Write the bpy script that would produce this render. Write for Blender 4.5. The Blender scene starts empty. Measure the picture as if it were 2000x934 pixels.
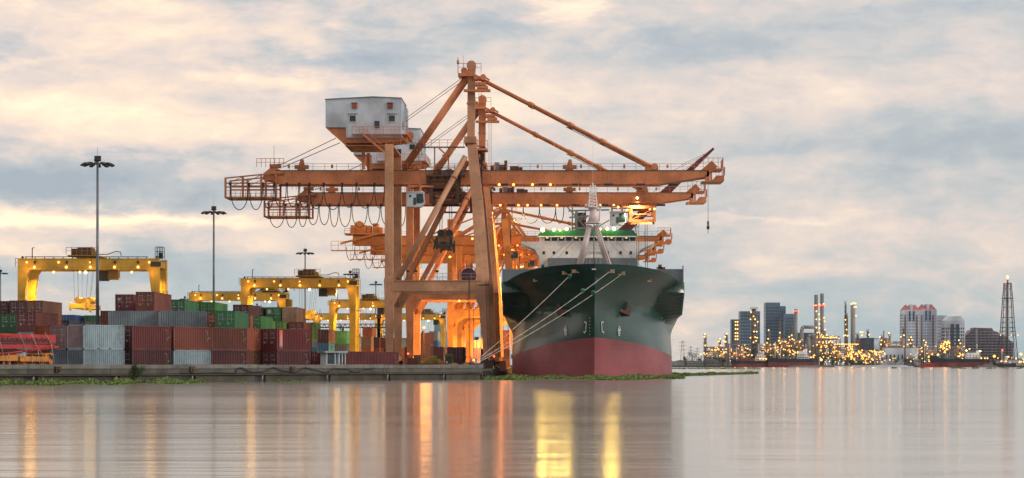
import bpy, math, random
from mathutils import Vector, Matrix
random.seed(7)
scene = bpy.context.scene
COL = scene.collection
R = math.radians

# ---------------------------------------------------------------- camera
F = 4300.0      # focal length in photo pixels
EYE = 1.9       # eye height above the water
cam_d = bpy.data.cameras.new('camera')
cam = bpy.data.objects.new('camera', cam_d); COL.objects.link(cam)
cam.location = (0, 0, EYE); cam.rotation_euler = (R(90), 0, 0)
cam_d.sensor_width = 36; cam_d.lens = 36 * F / 2000
cam_d.shift_x = -110 / 2000.0; cam_d.shift_y = 246 / 2000.0
cam_d.clip_start = 1; cam_d.clip_end = 40000
scene.camera = cam

# ---------------------------------------------------------------- render look
scene.view_settings.view_transform = 'Standard'
scene.view_settings.look = 'None'
scene.view_settings.exposure = 0.30
scene.view_settings.gamma = 1.0
scene.view_settings.use_curve_mapping = False

# ---------------------------------------------------------------- node helpers
class NT:
    def __init__(s, tree): s.t = tree; s.n = tree.nodes; s.l = tree.links
    def new(s, typ, **kw):
        nd = s.n.new(typ)
        for k, v in kw.items(): setattr(nd, k, v)
        return nd
    def link(s, a, b): s.l.new(a, b)
    def put(s, sock, v):
        if isinstance(v, bpy.types.NodeSocket): s.l.new(v, sock)
        else: sock.default_value = v
    def math(s, op, a, b=0.0, c=0.0, clamp=False):
        m = s.new('ShaderNodeMath', operation=op); m.use_clamp = clamp
        s.put(m.inputs[0], a); s.put(m.inputs[1], b); s.put(m.inputs[2], c)
        return m.outputs[0]
    def mix(s, f, a, b, blend='MIX'):
        m = s.new('ShaderNodeMix', data_type='RGBA', blend_type=blend)
        m.clamp_factor = True
        s.put(m.inputs[0], f); s.put(m.inputs[6], a); s.put(m.inputs[7], b)
        return m.outputs[2]
    def noise(s, vec, scale=1.0, detail=4.0, rough=0.55, dist=0.0):
        n = s.new('ShaderNodeTexNoise')
        s.put(n.inputs['Vector'], vec); n.inputs['Scale'].default_value = scale
        n.inputs['Detail'].default_value = detail; n.inputs['Roughness'].default_value = rough
        n.inputs['Distortion'].default_value = dist
        return n.outputs['Fac']
    def mapping(s, vec, loc=(0,0,0), scale=(1,1,1), rot=(0,0,0)):
        m = s.new('ShaderNodeMapping'); s.put(m.inputs[0], vec)
        m.inputs['Location'].default_value = loc; m.inputs['Scale'].default_value = scale
        m.inputs['Rotation'].default_value = rot
        return m.outputs[0]
    def rng(s, v, a, b, c=0.0, d=1.0):
        m = s.new('ShaderNodeMapRange', interpolation_type='SMOOTHSTEP')
        s.put(m.inputs[0], v)
        m.inputs[1].default_value = a; m.inputs[2].default_value = b
        m.inputs[3].default_value = c; m.inputs[4].default_value = d
        return m.outputs[0]

def rgb(c): return (c[0], c[1], c[2], 1.0)

# ---------------------------------------------------------------- world: dusk sky with layered cloud
SUN_EL, SUN_AZ = 24.0, 102.0    # azimuth clockwise from +Y (view direction): behind us, to the right
w = bpy.data.worlds.new('World'); scene.world = w; w.use_nodes = True
nt = NT(w.node_tree); nt.n.clear()
tc = nt.new('ShaderNodeTexCoord'); dirv = tc.outputs['Generated']
sep = nt.new('ShaderNodeSeparateXYZ'); nt.link(dirv, sep.inputs[0])
dx, dy, dz = sep.outputs
sky = nt.new('ShaderNodeTexSky', sky_type='NISHITA'); sky.sun_disc = False
sky.sun_elevation = R(SUN_EL); sky.sun_rotation = R(SUN_AZ)
sky.air_density = 1.2; sky.dust_density = 2.0

def blob(px, py, sx, sy, amp):
    """soft cloud bank centred on one direction of the sky"""
    x0, z0, wx, wz = (px-1110)/F, (713-py)/F, sx/F, sy/F
    a = nt.math('MULTIPLY', nt.math('SUBTRACT', wxs, x0), 1/wx)
    b = nt.math('MULTIPLY', nt.math('SUBTRACT', wzs, z0), 1/wz)
    r2 = nt.math('ADD', nt.math('MULTIPLY', a, a), nt.math('MULTIPLY', b, b))
    e = nt.math('POWER', 2.718, nt.math('MULTIPLY', r2, -1.0))
    return nt.math('MULTIPLY', e, amp)
# warp the directions so that the banks get ragged edges
warp = nt.new('ShaderNodeTexNoise'); warp.inputs['Scale'].default_value = 1.0
nt.link(nt.mapping(dirv, scale=(26, 26, 75)), warp.inputs['Vector'])
warp.inputs['Detail'].default_value = 7; warp.inputs['Roughness'].default_value = 0.6
wsep = nt.new('ShaderNodeSeparateColor'); nt.link(warp.outputs['Color'], wsep.inputs[0])
wxs = nt.math('ADD', dx, nt.math('MULTIPLY', nt.math('SUBTRACT', wsep.outputs[0], 0.5), 0.11))
wzs = nt.math('ADD', dz, nt.math('MULTIPLY', nt.math('SUBTRACT', wsep.outputs[1], 0.5), 0.022))

n_big = nt.noise(nt.mapping(dirv, loc=(3.1, 0, 1.7), scale=(9, 9, 24), rot=(0, R(6), 0)), 1, 9, 0.60, 0.25)
n_fine = nt.noise(nt.mapping(dirv, loc=(8.2, 0, 4.4), scale=(46, 46, 92), rot=(0, R(-8), 0)), 1, 9, 0.62, 0.6)
n_wisp = nt.noise(nt.mapping(dirv, loc=(1.2, 5, 9.4), scale=(20, 20, 130), rot=(0, R(10), 0)), 1, 8, 0.62, 0.2)
cover = nt.math('ADD', nt.math('MULTIPLY', n_big, 0.66), nt.math('MULTIPLY', n_fine, 0.25))
cover = nt.math('ADD', cover, nt.math('SUBTRACT', nt.math('MULTIPLY', n_wisp, 0.16), 0.048))
darks = [(130,365,260,42,.20),(330,320,120,24,.09),(430,400,90,20,.07),(330,520,260,26,.10),(600,560,200,30,.08),(120,25,150,20,.06),(560,15,160,16,.06),(1950,285,260,45,.15),(1750,330,160,14,.06),
         (1330,90,260,30,.10),(1600,120,260,22,.07),(1250,215,150,20,.07),(700,120,150,16,.07),(1750,40,260,24,.08),(1050,330,160,36,.06),(1700,560,420,26,.06),(1450,420,240,12,.04),(1000,60,110,16,.08)]
lights = [(300,90,320,50,.10),(1150,260,220,30,.05),(540,165,160,20,.20),(1110,20,75,26,.22),(90,437,190,20,.34),(330,438,150,9,.20),(290,25,90,22,.12),(50,35,60,16,.12),(90,145,90,9,.10),(80,230,200,60,.10),(600,80,150,26,.10),(830,40,90,30,.06),
          (1480,330,330,30,.10),(1250,95,60,16,.06),(1560,200,300,30,.06),(900,200,200,24,.08),(300,250,260,40,.10),(1450,425,300,8,.12),(1500,520,130,34,.09),(1900,560,60,30,.06),(1700,455,260,16,.05),(40,500,150,16,.12)]
for b_ in darks: cover = nt.math('ADD', cover, blob(b_[0], b_[1], b_[2], b_[3], b_[4]))
for b_ in lights: cover = nt.math('SUBTRACT', cover, blob(b_[0], b_[1], b_[2], b_[3], b_[4]))
east = nt.rng(dx, -0.20, 0.17)                 # 0 = warm left side, 1 = cooler right side
ramp_w = nt.new('ShaderNodeValToRGB'); ramp_c = nt.new('ShaderNodeValToRGB')
def fill(r, stops):
    els = r.color_ramp.elements
    while len(els) < len(stops): els.new(0.5)
    for e, (p, c) in zip(els, stops): e.position = p; e.color = rgb(c)
fill(ramp_w, [(.18,(1.2,1.0,.68)),(.30,(1.05,.84,.62)),(.41,(.90,.71,.58)),(.51,(.73,.62,.57)),(.60,(.50,.515,.53)),(.75,(.36,.41,.47))])
fill(ramp_c, [(.20,(1.0,.84,.66)),(.33,(.84,.70,.60)),(.43,(.70,.61,.57)),(.52,(.57,.555,.55)),(.62,(.455,.485,.515)),(.77,(.36,.41,.465))])
cover = nt.math('ADD', nt.math('MULTIPLY', nt.math('SUBTRACT', cover, 0.455), 1.16), 0.474)
nt.link(cover, ramp_w.inputs[0]); nt.link(cover, ramp_c.inputs[0])
cloud = nt.mix(east, ramp_w.outputs[0], ramp_c.outputs[0])
low = nt.rng(dz, 0.0, 0.075)                   # teal air under the cloud deck near the horizon
lowmix = nt.math('MULTIPLY', nt.math('SUBTRACT', 1.0, low), nt.rng(cover, .33, .56))
cloud = nt.mix(nt.math('MULTIPLY', lowmix, 0.62), cloud, rgb((.36,.50,.54)))
vs = nt.new('ShaderNodeVectorMath', operation='SCALE'); nt.link(cloud, vs.inputs[0]); vs.inputs[3].default_value = 9.6
skyc = nt.mix(0.90, sky.outputs[0], vs.outputs[0])
bg = nt.new('ShaderNodeBackground'); bg.inputs['Strength'].default_value = 0.1
nt.link(skyc, bg.inputs['Color'])
wo = nt.new('ShaderNodeOutputWorld'); nt.link(bg.outputs[0], wo.inputs['Surface'])
w.cycles.sampling_method = 'MANUAL'; w.cycles.sample_map_resolution = 512

# ---------------------------------------------------------------- sun, veiled by cloud
sl = bpy.data.lights.new('sun', 'SUN'); sl.energy = 1.25; sl.angle = R(14); sl.color = (1.0, .87, .74)
sun = bpy.data.objects.new('sun', sl); COL.objects.link(sun)
az, el = R(SUN_AZ), R(SUN_EL)
sv = Vector((math.sin(az)*math.cos(el), math.cos(az)*math.cos(el), math.sin(el)))
sun.rotation_euler = sv.to_track_quat('Z', 'Y').to_euler(); sun.location = (200, -100, 200)

# ---------------------------------------------------------------- materials
MATS = {}
def paint(name, c, rough=0.55, metal=0.0, grime=0.35, rust=0.0, scale=0.6, streak=0.5, grime_c=(.05,.045,.04), bump=.15, rv=1.0, seams=0.0):
    """painted steel: uneven fading, vertical dirt runs and optional rust"""
    if name in MATS: return MATS[name]
    m = bpy.data.materials.new(name); m.use_nodes = True
    t = NT(m.node_tree); bs = t.n['Principled BSDF']
    geo = t.new('ShaderNodeNewGeometry'); pos = geo.outputs['Position']
    oi = t.new('ShaderNodeObjectInfo')
    big = t.noise(pos, scale*0.35, 4, .6)
    run = t.noise(t.mapping(pos, scale=(2.6, 2.6, .22)), scale*2.2, 5, .65)
    fine = t.noise(pos, scale*6, 4, .6)
    lo = tuple(x*0.72 for x in c); hi = tuple(min(1, x*1.22+.008) for x in c)
    col = t.mix(t.rng(big, .32, .68), rgb(lo), rgb(hi))
    tint = t.math('MULTIPLY', t.math('SUBTRACT', oi.outputs['Random'], .5), .22)
    hsv = t.new('ShaderNodeHueSaturation'); t.put(hsv.inputs['Color'], col); t.put(hsv.inputs['Value'], t.math('ADD', tint, 1.0))
    col = hsv.outputs[0]
    g = t.math('MULTIPLY', t.rng(t.math('ADD', t.math('MULTIPLY', run, streak), t.math('MULTIPLY', fine, 1-streak)), .48, .72), grime)
    col = t.mix(g, col, rgb(grime_c))
    if rust > 0:
        r_ = t.math('MULTIPLY', t.rng(t.noise(t.mapping(pos, scale=(1.4, 1.4, .5)), scale*3.1, 6, .7), .56, .70), rust)
        col = t.mix(r_, col, rgb((.16,.055,.02)))
    if seams > 0:      # welded plate seams and rows of thin rust runs
        sx_ = t.new('ShaderNodeSeparateXYZ'); t.link(pos, sx_.inputs[0])
        cx_ = t.new('ShaderNodeCombineXYZ'); t.put(cx_.inputs[0], t.math('ADD', sx_.outputs[0], t.math('MULTIPLY', sx_.outputs[1], .6))); t.put(cx_.inputs[1], sx_.outputs[2])
        br = t.new('ShaderNodeTexBrick'); t.link(cx_.outputs[0], br.inputs['Vector']); br.inputs['Scale'].default_value = 1.0
        br.inputs['Brick Width'].default_value = 5.5; br.inputs['Row Height'].default_value = 2.1; br.inputs['Mortar Size'].default_value = .035; br.inputs['Mortar Smooth'].default_value = .8
        br.inputs['Color1'].default_value = (.42,.42,.42,1); br.inputs['Color2'].default_value = (.58,.58,.58,1); br.inputs['Mortar'].default_value = (.5,.5,.5,1)
        h2 = t.new('ShaderNodeHueSaturation'); t.put(h2.inputs['Color'], col); t.put(h2.inputs['Value'], t.math('ADD', .5, br.outputs['Color'])); col = h2.outputs[0]
        col = t.mix(t.math('MULTIPLY', br.outputs['Fac'], seams), col, rgb(tuple(x*.35 for x in c)))
        rr_ = t.math('MULTIPLY', t.rng(t.noise(t.mapping(pos, scale=(3.2, .8, .16)), 1, 4, .6), .60, .72), .30)
        col = t.mix(rr_, col, rgb((.10,.055,.035)))
    t.put(bs.inputs['Base Color'], col)
    t.put(bs.inputs['Roughness'], t.rng(fine, .2, .8, max(.1, rough-.12*rv), min(1, rough+.15*rv)))
    bs.inputs['Metallic'].default_value = metal
    bmp = t.new('ShaderNodeBump'); bmp.inputs['Strength'].default_value = bump; bmp.inputs['Distance'].default_value = .02
    t.put(bmp.inputs['Height'], fine); t.put(bs.inputs['Normal'], bmp.outputs[0])
    MATS[name] = m; return m
def emit(name, c, strength):
    if name in MATS: return MATS[name]
    m = bpy.data.materials.new(name); m.use_nodes = True
    t = NT(m.node_tree); bs = t.n['Principled BSDF']
    nz = t.noise(t.new('ShaderNodeNewGeometry').outputs['Position'], 3, 2)
    bs.inputs['Base Color'].default_value = rgb(c); bs.inputs['Emission Color'].default_value = rgb(c)
    t.put(bs.inputs['Emission Strength'], t.rng(nz, .2, .8, strength*.85, strength*1.15))
    MATS[name] = m; return m
def glass(name, c, rough=.2):
    if name in MATS: return MATS[name]
    m = bpy.data.materials.new(name); m.use_nodes = True
    t = NT(m.node_tree); bs = t.n['Principled BSDF']
    nz = t.noise(t.new('ShaderNodeNewGeometry').outputs['Position'], 1.3, 3)
    t.put(bs.inputs['Base Color'], t.mix(t.rng(nz, .35, .65), rgb(c), rgb(tuple(x*1.8+.01 for x in c))))
    bs.inputs['Roughness'].default_value = rough; bs.inputs['Specular IOR Level'].default_value = .35
    MATS[name] = m; return m

def M_():
    P = {}
    P['crane'] = paint('orange_crane_paint', (.58,.20,.075), .5, 0, .42, .25, .5)
    P['crane_tan'] = paint('faded_tan_crane_paint', (.56,.285,.155), .55, 0, .40, .22, .5)
    P['crane_deep'] = paint('deep_orange_crane_paint', (.62,.185,.022), .5, 0, .30, .15, .5)
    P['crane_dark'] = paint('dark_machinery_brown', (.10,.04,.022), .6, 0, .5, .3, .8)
    P['rail'] = paint('rail_grey_steel', (.09,.085,.09), .5, .3, .4, .2, .8)
    P['cable'] = paint('black_rubber_cable', (.018,.018,.02), .5, 0, .2, 0, 1)
    P['rope'] = paint('pale_fibre_rope', (.42,.38,.32), .9, 0, .3, 0, 3)
    P['white'] = paint('white_house_cladding', (.62,.68,.75), .5, 0, .10, .04, .5)
    P['cream'] = paint('cream_white_paint', (.66,.64,.60), .5, 0, .25, .1, .5)
    P['yellow'] = paint('yellow_gantry_paint', (.55,.32,.025), .45, 0, .28, .12, .5)
    P['yellow_d'] = paint('dull_yellow_machinery', (.35,.21,.03), .55, 0, .5, .3, .9)
    P['grey'] = paint('galvanised_grey_steel', (.16,.18,.205), .45, .3, .3, .05, .8)
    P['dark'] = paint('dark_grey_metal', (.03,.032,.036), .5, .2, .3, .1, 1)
    P['glass'] = glass('dark_window_glass', (.015,.035,.04))
    P['hull_g'] = paint('dark_green_hull_paint', (.008,.052,.044), .25, 0, .16, .0, .2, .85, (.03,.05,.045), bump=0, rv=.12, seams=.5)
    P['hull_r'] = paint('faded_red_antifouling', (.25,.050,.062), .5, 0, .35, .10, .25, .8, (.11,.06,.05), bump=0, rv=.2, seams=.4)
    P['ship_grey'] = paint('blue_grey_deck_paint', (.16,.20,.235), .5, 0, .3, .1, .5)
    P['ship_white'] = paint('white_ship_paint', (.84,.85,.88), .4, 0, .25, .08, .4)
    P['mast'] = paint('pink_lit_mast_white', (.72,.60,.58), .45, 0, .2, .06, .5)  # white mast with the pinkish light put into its colour
    P['green_roof'] = paint('green_roof_paint', (.008,.14,.06), .45, 0, .2, .02, .5)
    P['dk_red'] = paint('dark_red_jib_paint', (.13,.018,.02), .5, 0, .3, .1, .5)
    P['red'] = paint('bright_red_steel', (.40,.018,.022), .5, 0, .35, .2, .9)
    P['orange'] = paint('orange_yellow_steel', (.55,.20,.025), .5, 0, .45, .45, .9)
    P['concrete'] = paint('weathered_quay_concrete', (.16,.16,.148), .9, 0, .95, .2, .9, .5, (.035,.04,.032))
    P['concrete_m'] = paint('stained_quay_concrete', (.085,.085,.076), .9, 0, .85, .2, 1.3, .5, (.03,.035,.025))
    P['concrete_d'] = paint('dark_quay_concrete', (.065,.06,.048), .9, 0, .7, .2, 1.1, .5, (.02,.025,.015))  # darker concrete tone for lower panels, ledge and berth edge
    P['asphalt'] = paint('yard_asphalt', (.055,.053,.05), .9, 0, .4, 0, .3)
    P['lamp_o'] = emit('sodium_lamp_glass', (1.0,.44,.09), 2.7)
    P['lamp_y'] = emit('yellow_lamp_glass', (1.0,.55,.15), 2.6)
    P['lamp_w'] = emit('white_flood_glass', (1.0,.82,.30), 8)
    P['lamp_r'] = emit('red_beacon_glass', (1.0,.07,.04), 5)
    P['win_lamp'] = emit('dim_window_lamp', (1.0,.80,.35), 1.6)
    P['tube_o'] = emit('long_strip_lamp', (1.0,.60,.22), 6)
    return P
M = M_()

# ---------------------------------------------------------------- mesh builder
class MB:
    def __init__(s): s.v = []; s.f = []; s.mi = []; s.sm = []
    def quad_faces(s, base, faces, mi=0, smooth=False):
        for f in faces: s.f.append(tuple(base+i for i in f)); s.mi.append(mi); s.sm.append(smooth)
    def box(s, x0, x1, y0, y1, z0, z1, mi=0):
        if x0 > x1: x0, x1 = x1, x0
        if y0 > y1: y0, y1 = y1, y0
        if z0 > z1: z0, z1 = z1, z0
        b = len(s.v)
        s.v += [(x0,y0,z0),(x1,y0,z0),(x1,y1,z0),(x0,y1,z0),(x0,y0,z1),(x1,y0,z1),(x1,y1,z1),(x0,y1,z1)]
        s.quad_faces(b, [(0,3,2,1),(4,5,6,7),(0,1,5,4),(1,2,6,5),(2,3,7,6),(3,0,4,7)], mi)
        return s
    def beam(s, p, q, w, h, mi=0, w2=None, h2=None, up=(0,0,1)):
        """box from p to q; w across, h in the up direction"""
        p, q = Vector(p), Vector(q); d = (q-p)
        if d.length < 1e-6: return s
        d.normalize(); u = Vector(up)
        if abs(d.dot(u)) > .985: u = Vector((0,1,0))
        a = d.cross(u).normalized(); c = a.cross(d).normalized()
        w2 = w if w2 is None else w2; h2 = h if h2 is None else h2
        b = len(s.v)
        for P_, W, H in ((p, w, h), (q, w2, h2)):
            for i, j in ((-1,-1),(1,-1),(1,1),(-1,1)):
                s.v.append(tuple(P_ + a*(i*W/2) + c*(j*H/2)))
        s.quad_faces(b, [(0,1,2,3),(7,6,5,4),(0,4,5,1),(1,5,6,2),(2,6,7,3),(3,7,4,0)], mi)
        return s
    def tube(s, p, q, r, n=8, mi=0, r2=None, caps=True):
        p, q = Vector(p), Vector(q); d = (q-p)
        if d.length < 1e-6: return s
        d.normalize(); u = Vector((0,0,1)) if abs(d.z) < .95 else Vector((1,0,0))
        a = d.cross(u).normalized(); c = a.cross(d).normalized(); r2 = r if r2 is None else r2
        b = len(s.v)
        for P_, rr in ((p, r), (q, r2)):
            for i in range(n):
                t = 2*math.pi*i/n; s.v.append(tuple(P_ + a*(math.cos(t)*rr) + c*(math.sin(t)*rr)))
        for i in range(n):
            j = (i+1) % n; s.f.append((b+i, b+n+i, b+n+j, b+j)); s.mi.append(mi); s.sm.append(n > 4)
        if caps:
            s.f.append(tuple(b+i for i in range(n))); s.mi.append(mi); s.sm.append(False)
            s.f.append(tuple(b+n+i for i in reversed(range(n)))); s.mi.append(mi); s.sm.append(False)
        return s
    def path(s, pts, r, n=5, mi=0):
        for a, b in zip(pts[:-1], pts[1:]): s.tube(a, b, r, n, mi)
        return s
    def prism(s, poly, axis, a, b, mi=0):
        """polygon extruded along an axis; poly gives the two other coordinates"""
        base = len(s.v); n = len(poly)
        for t in (a, b):
            for (u, v) in poly:
                s.v.append({'y': (u, t, v), 'x': (t, u, v), 'z': (u, v, t)}[axis])
        s.f.append(tuple(base+i for i in range(n))); s.mi.append(mi); s.sm.append(False)
        s.f.append(tuple(base+n+i for i in reversed(range(n)))); s.mi.append(mi); s.sm.append(False)
        for i in range(n):
            j = (i+1) % n; s.f.append((base+i, base+n+i, base+n+j, base+j)); s.mi.append(mi); s.sm.append(False)
        return s
    def cyl(s, c, r, h, n=16, mi=0, r2=None): return s.tube(c, (c[0], c[1], c[2]+h), r, n, mi, r2)
    def ball(s, c, r, mi=0, n=8, m=5, sz=1.0):
        b = len(s.v); c = Vector(c)
        s.v.append(tuple(c+Vector((0,0,-r*sz))))
        for i in range(1, m):
            ph = -math.pi/2 + math.pi*i/m
            for j in range(n):
                t = 2*math.pi*j/n
                s.v.append((c.x+r*math.cos(ph)*math.cos(t), c.y+r*math.cos(ph)*math.sin(t), c.z+r*sz*math.sin(ph)))
        s.v.append(tuple(c+Vector((0,0,r*sz)))); top = len(s.v)-1
        for j in range(n):
            k = (j+1) % n
            s.f.append((b, b+1+k, b+1+j)); s.f.append((top, top-n+j, top-n+k))
            s.mi += [mi, mi]; s.sm += [True, True]
            for i in range(m-2):
                a0 = b+1+i*n
                s.f.append((a0+j, a0+k, a0+n+k, a0+n+j)); s.mi.append(mi); s.sm.append(True)
        return s
    def railing(s, p, q, h=1.1, gap=1.8, r=.035, mid=True, mi=0):
        p, q = Vector(p), Vector(q); L = (q-p).length; n = max(1, int(L/gap)); up = Vector((0,0,h))
        for i in range(n+1):
            a = p + (q-p)*(i/n); s.beam(a, a+up, r*2, r*2, mi)
        s.beam(p+up, q+up, r*2, r*2, mi)
        if mid: s.beam(p+up*.55, q+up*.55, r*1.5, r*1.5, mi)
        return s
    def build(s, name, mats, parent=None, loc=None):
        me = bpy.data.meshes.new(name); me.from_pydata(s.v, [], s.f)
        if not isinstance(mats, (list, tuple)): mats = [mats]
        for m in mats: me.materials.append(m)
        me.polygons.foreach_set('material_index', s.mi); me.polygons.foreach_set('use_smooth', s.sm)
        me.update()
        o = bpy.data.objects.new(name, me); COL.objects.link(o)
        if parent is not None: o.parent = parent
        if loc is not None: o.location = loc
        return o

def tag(o, label=None, cat=None, group=None, kind=None):
    if label: o['label'] = label
    if cat: o['category'] = cat
    if group: o['group'] = group
    if kind: o['kind'] = kind
    return o
def thing(name, label, cat, loc=(0,0,0), rz=0.0, group=None):
    o = bpy.data.objects.new(name, None); COL.objects.link(o)
    o.location = loc; o.rotation_euler = (0, 0, rz); o.empty_display_size = .5
    return tag(o, label, cat, group)
def copy_tree(o, parent=None):
    c = o.copy(); COL.objects.link(c); c.parent = parent
    for ch in o.children: copy_tree(ch, c)
    return c
def dup_part(o, parent, loc=None):
    c = o.copy(); COL.objects.link(c); c.parent = parent
    if loc is not None: c.location = loc
    return c
def W(px, py, d):
    """world point seen at photo pixel (px,py) when it stands d metres away"""
    return Vector(((px-1110)/F*d, d, EYE+(713-py)/F*d))
def XW(px, d): return (px-1110)/F*d
def ZW(py, d): return EYE+(713-py)/F*d
def spot(parent, loc, power, color, tilt=12, size=115, name='floodlight_beam'):
    l = bpy.data.lights.new(name, 'SPOT'); l.energy = power; l.color = color; l.spot_size = R(size); l.spot_blend = .5; l.shadow_soft_size = 1.2
    o = bpy.data.objects.new(name, l); COL.objects.link(o); o.parent = parent; o.location = loc; o.rotation_euler = (R(-90+tilt)*-1-R(180)*0, 0, R(180)); return o
def glow(parent, loc, power, color=(1,.55,.18), r=.35, name='lamp_light', down=True):
    if down:      # shaded floodlight that throws its light downwards
        l = bpy.data.lights.new(name, 'AREA'); l.shape = 'DISK'; l.size = max(.8, r*2); l.energy = power; l.color = color; l.spread = R(160)
    else:
        l = bpy.data.lights.new(name, 'POINT'); l.energy = power; l.color = color; l.shadow_soft_size = r
    o = bpy.data.objects.new(name, l); COL.objects.link(o); o.parent = parent; o.location = loc
    return o
_lamps = {}
def lamp(parent, loc, r, kind='lamp_o', name='lamp'):
    key = (round(r, 2), kind, name)
    if key not in _lamps:
        _lamps[key] = MB().ball((0,0,0), r, 0, 8, 5).build(name, M[kind], parent, loc); return _lamps[key]
    return dup_part(_lamps[key], parent, loc)

# ---------------------------------------------------------------- ground, water, quay
DECK = .95
def water_mat():
    m = bpy.data.materials.new('silty_river_water'); m.use_nodes = True
    t = NT(m.node_tree); bs = t.n['Principled BSDF']
    pos = t.new('ShaderNodeNewGeometry').outputs['Position']
    n1 = t.noise(t.mapping(pos, scale=(.012, .06, 1)), 1, 5, .6, .3)
    t.put(bs.inputs['Base Color'], t.mix(t.rng(n1, .35, .65), rgb((.28,.26,.215)), rgb((.34,.315,.265))))
    t.put(bs.inputs['Roughness'], t.rng(n1, .30, .70, .105, .13))
    bs.inputs['IOR'].default_value = 1.40
    n2 = t.noise(t.mapping(pos, scale=(.35, .9, 1)), 1, 3, .5)
    b = t.new('ShaderNodeBump'); b.inputs['Strength'].default_value = .13; b.inputs['Distance'].default_value = .05
    t.put(b.inputs['Height'], n2)
    n3 = t.noise(t.mapping(pos, scale=(.025, .22, 1)), 1, 5, .62, .4)
    b2 = t.new('ShaderNodeBump'); b2.inputs['Strength'].default_value = .4; b2.inputs['Distance'].default_value = .10
    t.put(b2.inputs['Height'], n3); t.put(b2.inputs['Normal'], b.outputs[0]); t.put(bs.inputs['Normal'], b2.outputs[0])
    return m
mb = MB(); mb.v = [(-9000,-400,0),(9000,-400,0),(9000,12000,0),(-9000,12000,0)]; mb.quad_faces(0, [(0,1,2,3)])
tag(mb.build('water', water_mat()), kind='structure')

U = Vector((.545,.8384,0)); NRM = Vector((.8384,-.545,0))      # quay front direction, its outward normal
A0 = Vector((-51.3,233,0)) + NRM*4.0                          # a point on the quay front
def on_front(px, off=0.0, base=A0):
    """point of the line parallel to the quay front seen at photo column px; off = metres behind the front"""
    p = base - NRM*off; k = (px-1110)/F
    t = (k*p.y - p.x)/(U.x - k*U.y)
    return p + U*t
CX = -11.5
corner_t = (CX-A0.x)/U.x
corner = A0 + U*corner_t
left_end = A0 - U*70
deck = MB()
poly = [tuple(left_end)[:2], tuple(corner)[:2], (CX, 1500), (-900, 1500), (-900, left_end.y)]
deck.prism(poly, 'z', -3, DECK)
tag(deck.build('quay_ground', [M['asphalt']]), kind='structure')

def front_box(mbx, t0, t1, o0, o1, z0, z1, mi=0):
    """box along the quay front between parameters t0..t1, offsets o (towards water positive)"""
    pts = [A0+U*t0+NRM*o0, A0+U*t1+NRM*o0, A0+U*t1+NRM*o1, A0+U*t0+NRM*o1]
    b = len(mbx.v)
    for z in (z0, z1):
        for p in pts: mbx.v.append((p.x, p.y, z))
    mbx.quad_faces(b, [(0,3,2,1),(4,5,6,7),(0,1,5,4),(1,2,6,5),(2,3,7,6),(3,0,4,7)], mi)
TL, TR = -70, corner_t
wall = thing('quay_wall', 'long weathered concrete quay wall with cap beam above the river', 'quay wall', tuple(A0))
wall.location = (0,0,0)
t = TL; k = 0
while t < TR-.1:
    e = min(t+11.6, TR)
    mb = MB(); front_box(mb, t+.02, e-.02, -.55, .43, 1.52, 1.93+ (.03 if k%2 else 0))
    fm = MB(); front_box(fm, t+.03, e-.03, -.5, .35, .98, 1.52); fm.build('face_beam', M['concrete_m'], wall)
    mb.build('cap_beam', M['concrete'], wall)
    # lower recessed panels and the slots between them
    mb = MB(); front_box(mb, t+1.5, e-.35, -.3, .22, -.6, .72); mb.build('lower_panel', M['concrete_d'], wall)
    mb = MB(); front_box(mb, t, e, -.9, .05, -.8, .74); mb.build('recess', M['dark'], wall)  # near-black facing put in for the shade inside the slots
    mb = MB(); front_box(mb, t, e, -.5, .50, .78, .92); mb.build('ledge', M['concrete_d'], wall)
    p = A0+U*(t+.75)+NRM*.32
    MB().tube((p.x,p.y,.1), (p.x+.08,p.y-.02,.7), .075, 8).build('drain_pipe', M['rope'], wall)
    t = e; k += 1
# side of the quay along the ship berth
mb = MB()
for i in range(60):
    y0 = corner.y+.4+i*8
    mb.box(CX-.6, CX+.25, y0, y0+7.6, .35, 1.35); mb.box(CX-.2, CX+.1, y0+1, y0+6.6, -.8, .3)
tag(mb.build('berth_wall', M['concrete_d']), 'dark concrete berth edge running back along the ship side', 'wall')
for i in range(12):
    y0 = corner.y+3+i*9
    mb = MB()
    for z in (.2,.55,.9): mb.tube((CX+.42, y0, z), (CX+.42, y0+2.0, z), .16, 10)
    mb.box(CX+.25, CX+.34, y0-.1, y0+2.1, .0, 1.1)
    tag(mb.build('rubber_fender', M['cable']), 'black rubber fender on the berth edge beside the ship', 'fender', 'fenders along the berth')
# dangling cable along the wall
mb = MB(); pts = []
for i in range(101):
    tt = 10+i*.34; ph = (tt-10)/34
    z = 1.30 + .24*math.sin(tt*1.05)+.08*math.sin(tt*2.3) if tt > 19 else 1.0+.07*math.sin(tt*.9)
    p = A0+U*tt+NRM*.55; pts.append((p.x,p.y,max(1.0,z)))
mb.path(pts, .055, 6)
tag(mb.build('slack_hose', M['cable']), 'black hose hanging in waves along the quay wall', 'hose')
for px in (112, 375, 571):
    p = on_front(px, -.42); mb = MB()
    mb.box(-.35,.35,-.18,.18,0,.5); mb.box(-.42,.42,-.22,.22,.5,.58); mb.tube((-.15,-.25,.25),(.15,-.25,.25),.1,8)
    o = mb.build('wall_bracket', [paint('rusty_bracket',(.10,.045,.03),.8,0,.5,.8,2)], None, (p.x,p.y,1.15)); o.rotation_euler = (0,0,-math.atan2(U.x,U.y)+R(90))
    tag(o, {112:'rusty iron bracket on the quay wall below the red steel bundle',375:'rusty iron bracket on the quay wall below the light blue lower container',571:'rusty iron bracket on the quay wall where the black hose ends'}[px], 'bracket')
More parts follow.
